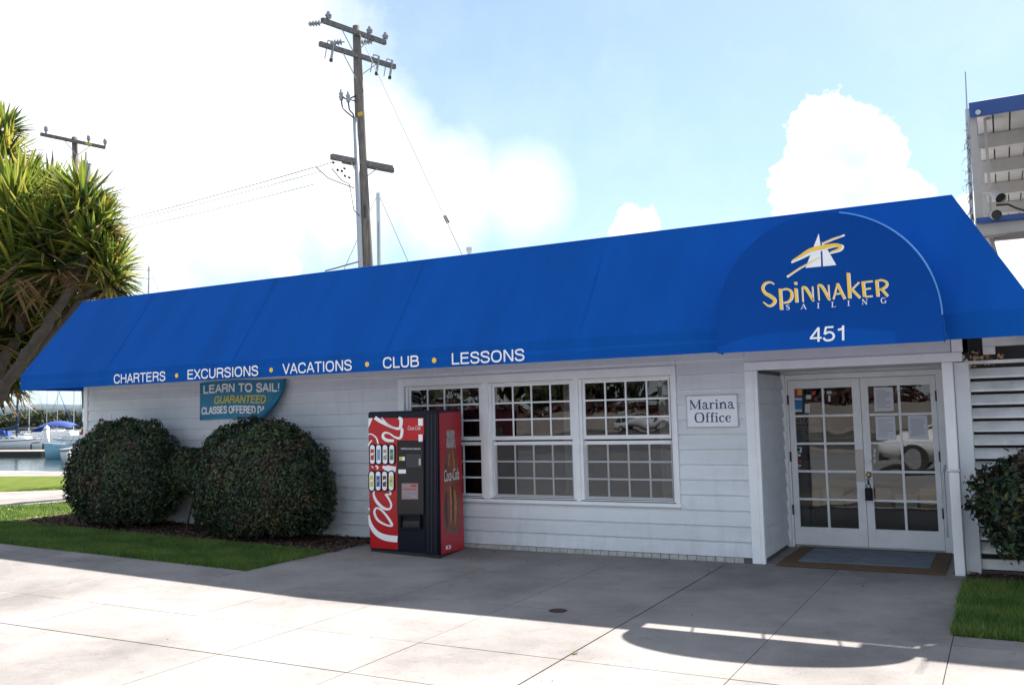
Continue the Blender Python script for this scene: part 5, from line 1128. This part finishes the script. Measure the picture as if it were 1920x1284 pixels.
for i, (px, py, rz, lab, mh, cv, fu) in enumerate([(50, 822, .3, 'white sailboat with slim pale mast behind the navy masted one', 13, 'navyc', None), (84, 816, .6, 'white sailboat whose pale mast stands behind the white piling', 14, None, None),
        (104, 815, .2, 'distant sailboat with a slanting blue furled sail', 13, 'canvas', 'canvas'), (20, 812, -.2, 'distant white sailboat nearest the left edge', 15, 'canvas', None), (72, 810, .1, 'distant sailboat with thin mast between the covered motorboat and the trees', 12, 'navyc', None),
        (134, 820, .2, 'sailboat with thick white mast just left of the building corner', 15, 'navyc', None)]):
    sailboat(lab, wl(px, py), AX+rz, 9, 'hull', cv, mh, .4, group=G, furl=fu)
# motor boat under a blue cover
mloc = wl(98, 838); t = thing('motor_boat', 'white motorboat under a domed blue canvas cover', 'boat', mloc, group=G); R = Matrix.Translation(Vector(mloc)) @ Matrix.Rotation(AX+math.pi, 4, 'Z')
def mc(name, mat, fn, smooth=False):
    q = MB(); fn(q); q.v = [tuple(R @ Vector(v)) for v in q.v]; return q.build(name, M[mat], t, smooth)
mc('hull', 'hull', lambda q: hull_mesh(q, 6.8, 2.8, 1.35, .4), True)
mc('cabin', 'hull', lambda q: q.prism([(-2.8, -1.2, 1.2), (2.6, -1.0, 1.3), (1.8, -.95, 1.9), (-2.6, -1.15, 1.9)], (0, 2.2, 0)))
mc('window_band', 'tint', lambda q: q.prism([(-2.2, -1.225, 1.4), (1.9, -1.04, 1.45), (1.5, -1.02, 1.7), (-2.1, -1.21, 1.7)], (0, .02, 0)))
mc('cover', 'canvas', lambda q: q.grid(lambda u, v: (-2.9+5.0*u+.0, -1.3+2.6*v, 1.85+1.35*math.sin(math.pi*min(1, .12+u*.9))**.5*math.sin(math.pi*(.08+.84*v))**.4), 16, 10), True)
# pilings
def piling(label, px, py, h_, r):
    p = Vector(wl(px, py)); t = thing('piling', label, 'piling', tuple(p), group='white capped pilings in the marina')
    child('post', M['whited'], t, lambda q: q.tube([p-up*1, p+up*h_], r, 12), True); child('cap', M['hull'], t, lambda q: q.tube([p+up*h_, p+up*(h_+.05), p+up*(h_+r*1.3)], [r*1.12, r*1.1, .02], 12))
piling('tall white capped piling in front of the blue covered motorboat', 87, 846, 2.35, .28); piling('short white piling close to the quay', 130, 872, .75, .16)
# dark gangway hood / float
p = Vector(wl(70, 852)); t = thing('dock_ramp', 'dark brown arched ramp cover at the end of the dock', 'ramp', tuple(p)); dxr = Vector((RT.x, RT.y, 0)).normalized(); dyr = Vector((-dxr.y, dxr.x, 0))
child('cover', pm('dark tarp', (.06, .045, .04), .8, var=.3), t, lambda q: q.grid(lambda u, v: p+dxr*(-.7+1.5*u)+dyr*(v*1.6)+up*(.72+.45*math.sin(math.pi*(.25+.6*u))), 10, 3)); child('post', M['rubber'], t, lambda q: (q.tube([p+dxr*.55-up*.3, p+dxr*.55+up*1.0], .1, 8), q.tube([p-dxr*.6-up*.0, p-dxr*.6+up*.95], .07, 8)))
t = thing('boat_tarp', 'bright blue tarpaulin over a dinghy at the left edge of the marina', 'tarpaulin', wl(-6, 828))
p = Vector(wl(-6, 832)); child('cover', pm('bright tarp', (.01, .16, .5), .6), t, lambda q: q.grid(lambda u, v: p+dxr*(-1+1.8*u)+dyr*(v*1.6)+up*(.9+1.3*math.sin(math.pi*(.1+.85*u))**.7), 10, 3)); child('dinghy', M['hull'], t, lambda q: q.prism([p-dxr*1.1, p+dxr*1.0, p+dxr*1.1+up*.9, p-dxr*1.1+up*.9], dyr*1.5))
# single big masts seen over the awning
def over_mast(label, px, pyt, pyb, Y, r, stay):
    a = ony(px, pyt, Y); bt_ = Vector((a.x, a.y, WZ)); t = sailboat(label, (a.x-.6*math.cos(AX), a.y-.6*math.sin(AX), WZ), AX, 10, 'hull', 'navyc', a.z-WZ, .6, mast_r=r, group=G); return t
over_mast('sailboat behind the roof, only its thick pale mast showing beside the utility pole', 709, 362, 495, 24, .10, None)
over_mast('sailboat behind the roof, only its mast tip showing near the yucca', 279, 500, 550, 34, .07, None)

# far shore: trees as things, hills as setting
def far_tree(px, pyt, pyb, wpx, seed):
    p = Vector(wl(px, pyb)); dist = (p-CAM).length; return p
random.seed(31)
FT = []
def tree_obj(label, base, h_, r, n, seed, trunk_r=.25, mats=TREES, leaf=.35, group='trees on the far shore', name='shore_tree'):
    rr = random.Random(seed); t = thing(name, label, 'tree', tuple(base), group=group); bb = MB(); lobes = [(Vector((rr.uniform(-.6, .6)*r, rr.uniform(-.6, .6)*r, h_*rr.uniform(.35, .85))), r*rr.uniform(.35, .6)) for _ in range(9)]
    for i in range(n):
        c, rl = lobes[rr.randrange(9)]; d = Vector((rr.gauss(0, 1), rr.gauss(0, 1), rr.gauss(0, 1))).normalized(); p = Vector(base)+c+Vector((d.x*rl, d.y*rl, d.z*rl*.8))*rr.uniform(.6, 1.05)
        u = d.cross(Vector((rr.gauss(0, 1), rr.gauss(0, 1), rr.gauss(0, 1)))).normalized()*leaf*rr.uniform(.5, 1.2); v = u.cross(d+Vector((rr.gauss(0, .5), rr.gauss(0, .5), rr.gauss(0, .5)))).normalized()*leaf*.6
        bb.cur = rr.randrange(3); bb.add([p-u, p-v, p+u, p+v], [(0, 1, 2, 3)])
    tag(bb.build('crown', mats, t), kind='stuff'); q = MB(); bs = Vector(base); q.tube([bs, bs+up*h_*.5, bs+up*h_*.8], [trunk_r, trunk_r*.7, trunk_r*.3], 7)
    for k in range(3): c, rl = lobes[k]; q.tube([bs+up*h_*.35, bs+c], [trunk_r*.5, trunk_r*.15], 5)
    q.build('trunk', M['trunk'], t); return t
b = MB(); b.prism([(-700, 20, -1.3), (-90, 230, -1.3), (-90, 420, -1.3), (-900, 420, -1.3)], (0, 0, .8)); tag(b.build('far_shore', M['lawn']), kind='structure')
for i in range(22):
    px = -12+i*8+random.uniform(-3, 3); d = ray(px, 800); d.z = 0; d.normalize(); dist = random.uniform(330, 380); base = Vector((CAM.x, CAM.y, -.6))+d*dist
    h_ = random.uniform(5.0, 7.4); tree_obj('bushy tree in the row along the far shore', base, h_, 5.0, 600, 100+i, leaf=.6)
base = Vector(wl(146, 806)); tree_obj('slender dark tree rising behind the masts at the building corner', (base.x, base.y, -1.2), 8.5, 1.1, 500, 77, group=None)
b = MB(); n_ = 60; hv = []
for i in range(n_+1):
    a = rad(25)+rad(110)*i/n_; x, y = -1500*math.sin(a), 1500*math.cos(a); h_ = 38+22*noise.noise(Vector((i*.15, 3, 0)))+8*noise.noise(Vector((i*.6, 1, 0))); hv += [(x, y, -5), (x*1.0, y*1.0, h_*.55), (x*1.12, y*1.12, h_), (x*1.3, y*1.3, -5)]
b.add(hv, [(i*4+k, i*4+k+1, (i+1)*4+k+1, (i+1)*4+k) for i in range(n_) for k in range(3)]); tag(b.build('hills', M['hills'], None, True), kind='structure')

# ------------------------------------------------------------------ across the street (seen mirrored in the glass)
rw = MB(); rw.box(-90, 60, -62, -61.4, -.05, 1.7); tag(rw.build('retaining_wall', M['retw']), 'long tan retaining wall across the street, mirrored in the windows', 'wall')
random.seed(17)
for i in range(18):
    tree_obj('dense tree behind the retaining wall, mirrored in the glass', (-88+i*8+random.uniform(-2, 2), -66-random.uniform(0, 5), .3), random.uniform(6, 9), 5.0, 900, 200+i, leaf=.5, group='trees across the street')
hb = MB(); 
for i in range(6000):
    p = Vector((random.uniform(-90, 60), -62.2-random.uniform(0, 1.6), 1.5+random.uniform(0, 1.1))); u = Vector((random.gauss(0, .2), random.gauss(0, .2), random.gauss(0, .2))); v = Vector((random.gauss(0, .2), random.gauss(0, .2), random.gauss(0, .2))); hb.add([p-u, p-v, p+u, p+v], [(0, 1, 2, 3)])
tag(hb.build('hedge', pm('reddish hedge', (.10, .05, .04), .9)), 'reddish hedge along the top of the retaining wall', 'hedge', kind='stuff')
b = MB(); b.box(-90, 60, -53, -24, -.049, -.046); tag(b.build('road', pm('dark asphalt', (.07, .07, .075), .9, var=.3, scale=.8)), kind='structure')
b = MB(); b.box(-90, 60, -24, -23.8, -.05, .07); b.box(-90, 60, -23.79, -21.5, -.05, .06); tag(b.build('traffic_island', M['concrete']), kind='structure')
b = MB(); b.box(-90, 60, -40.06, -39.94, -.042, -.038); b.box(-90, 60, -39.8, -39.68, -.042, -.038); tag(b.build('road_marking', M['yline']), kind='structure')
b = MB(); b.box(-90, 60, -60, -54, -.05, .08); tag(b.build('far_pavement', M['concrete']), kind='structure')
def suv(label, loc, rz, paint):
    t = thing('parked_car', label, 'car', loc, group='cars parked behind the photographer'); R = Matrix.Translation(Vector(loc)) @ Matrix.Rotation(rz, 4, 'Z')
    def c_(name, mat, fn, smooth=False, par=None):
        q = MB(); fn(q); q.v = [tuple(R @ Vector(v)) for v in q.v]; return q.build(name, mat if not isinstance(mat, str) else M[mat], par or t, smooth)
    # lofted body: stations along x (front at +x): (x, half width, z bottom, z belt)
    st = [(-2.3, .78, .45, .95), (-2.2, .88, .32, 1.05), (-1.2, .93, .28, 1.06), (0, .94, .28, 1.04), (1.0, .93, .28, 1.0), (1.75, .90, .30, .92), (2.15, .82, .34, .80), (2.32, .66, .42, .66)]
    def body(q):
        vs = []
        for x, w_, z0, z1 in st: vs += [(x, -w_*.9, z0), (x, -w_, (z0+z1)/2), (x, -w_*.92, z1), (x, -w_*.6, z1+.06), (x, w_*.6, z1+.06), (x, w_*.92, z1), (x, w_, (z0+z1)/2), (x, w_*.9, z0)]
        q.add(vs, [(i*8+k, (i+1)*8+k, (i+1)*8+(k+1) % 8, i*8+(k+1) % 8) for i in range(len(st)-1) for k in range(8)]+[tuple(range(8)), tuple(range((len(st)-1)*8, len(st)*8))[::-1]])
    c_('body', paint, body, True)
    gs = [(-2.15, .80, 1.06), (-1.75, .66, 1.52), (-.9, .66, 1.60), (.1, .65, 1.57), (1.15, .80, 1.03)]
    def green(q):
        vs = []
        for x, w_, z in gs: vs += [(x, -w_, z), (x, w_, z)]
        base = [(-2.15, -.84, 1.03), (-2.15, .84, 1.03), (1.2, -.84, 1.0), (1.2, .84, 1.0)]
        q.add(vs, [(2*i, 2*i+1, 2*i+3, 2*i+2) for i in range(4)]+[(0, 2, 4, 6, 8), (1, 9, 7, 5, 3)])
    c_('greenhouse', 'tint', green)
    c_('roof', paint, lambda q: q.add([(-1.72, -.67, 1.53), (-1.72, .67, 1.53), (-.9, .67, 1.615), (-.9, -.67, 1.615), (.12, .66, 1.585), (.12, -.66, 1.585)], [(0, 3, 2, 1), (3, 5, 4, 2)]))
    c_('pillar', paint, lambda q: [q.tube([(x0, s_*w0, z0), (x1, s_*w1, z1)], .035, 5) for s_ in (-1, 1) for (x0, w0, z0, x1, w1, z1) in ((1.15, .81, 1.03, .1, .665, 1.58), (-.35, .86, 1.05, -.45, .68, 1.59), (-1.4, .86, 1.05, -1.5, .68, 1.56))])
    for x in (-1.4, 1.42):
        for s_ in (-1, 1):
            wh = c_('wheel', 'rubber', lambda q: q.tube([(x, s_*.72, .34), (x, s_*.96, .34)], .34, 20)); c_('rim', 'steel', lambda q: q.tube([(x, s_*.955, .34), (x, s_*.975, .34)], .21, 12), par=wh)
    for s_ in (-1, 1): c_('headlight', 'steel', lambda q: q.tube([(2.05, s_*.66, .78), (2.22, s_*.60, .74)], [.12, .10], 10)); c_('side_mirror', paint, lambda q: q.bbox(.75, .95, s_*1.02-.09, s_*1.02+.09, 1.02, 1.16, b=.03))
    c_('grille', 'blackm', lambda q: q.box(2.18, 2.335, -.45, .45, .46, .66)); c_('bumper', 'blackm', lambda q: q.box(2.1, 2.3, -.7, .7, .28, .42)); return t
suv('white car parked facing left behind the photographer, mirrored in the door', (-.7, -13.2, -.05), math.pi, M['carw'])
suv('white car parked to the right behind the photographer, mirrored in the door', (4.6, -14.5, -.05), math.pi/2, M['carw'])
suv('silver car at the far kerb, mirrored in the right window', (-22.5, -51, -.05), 0, M['cars'])
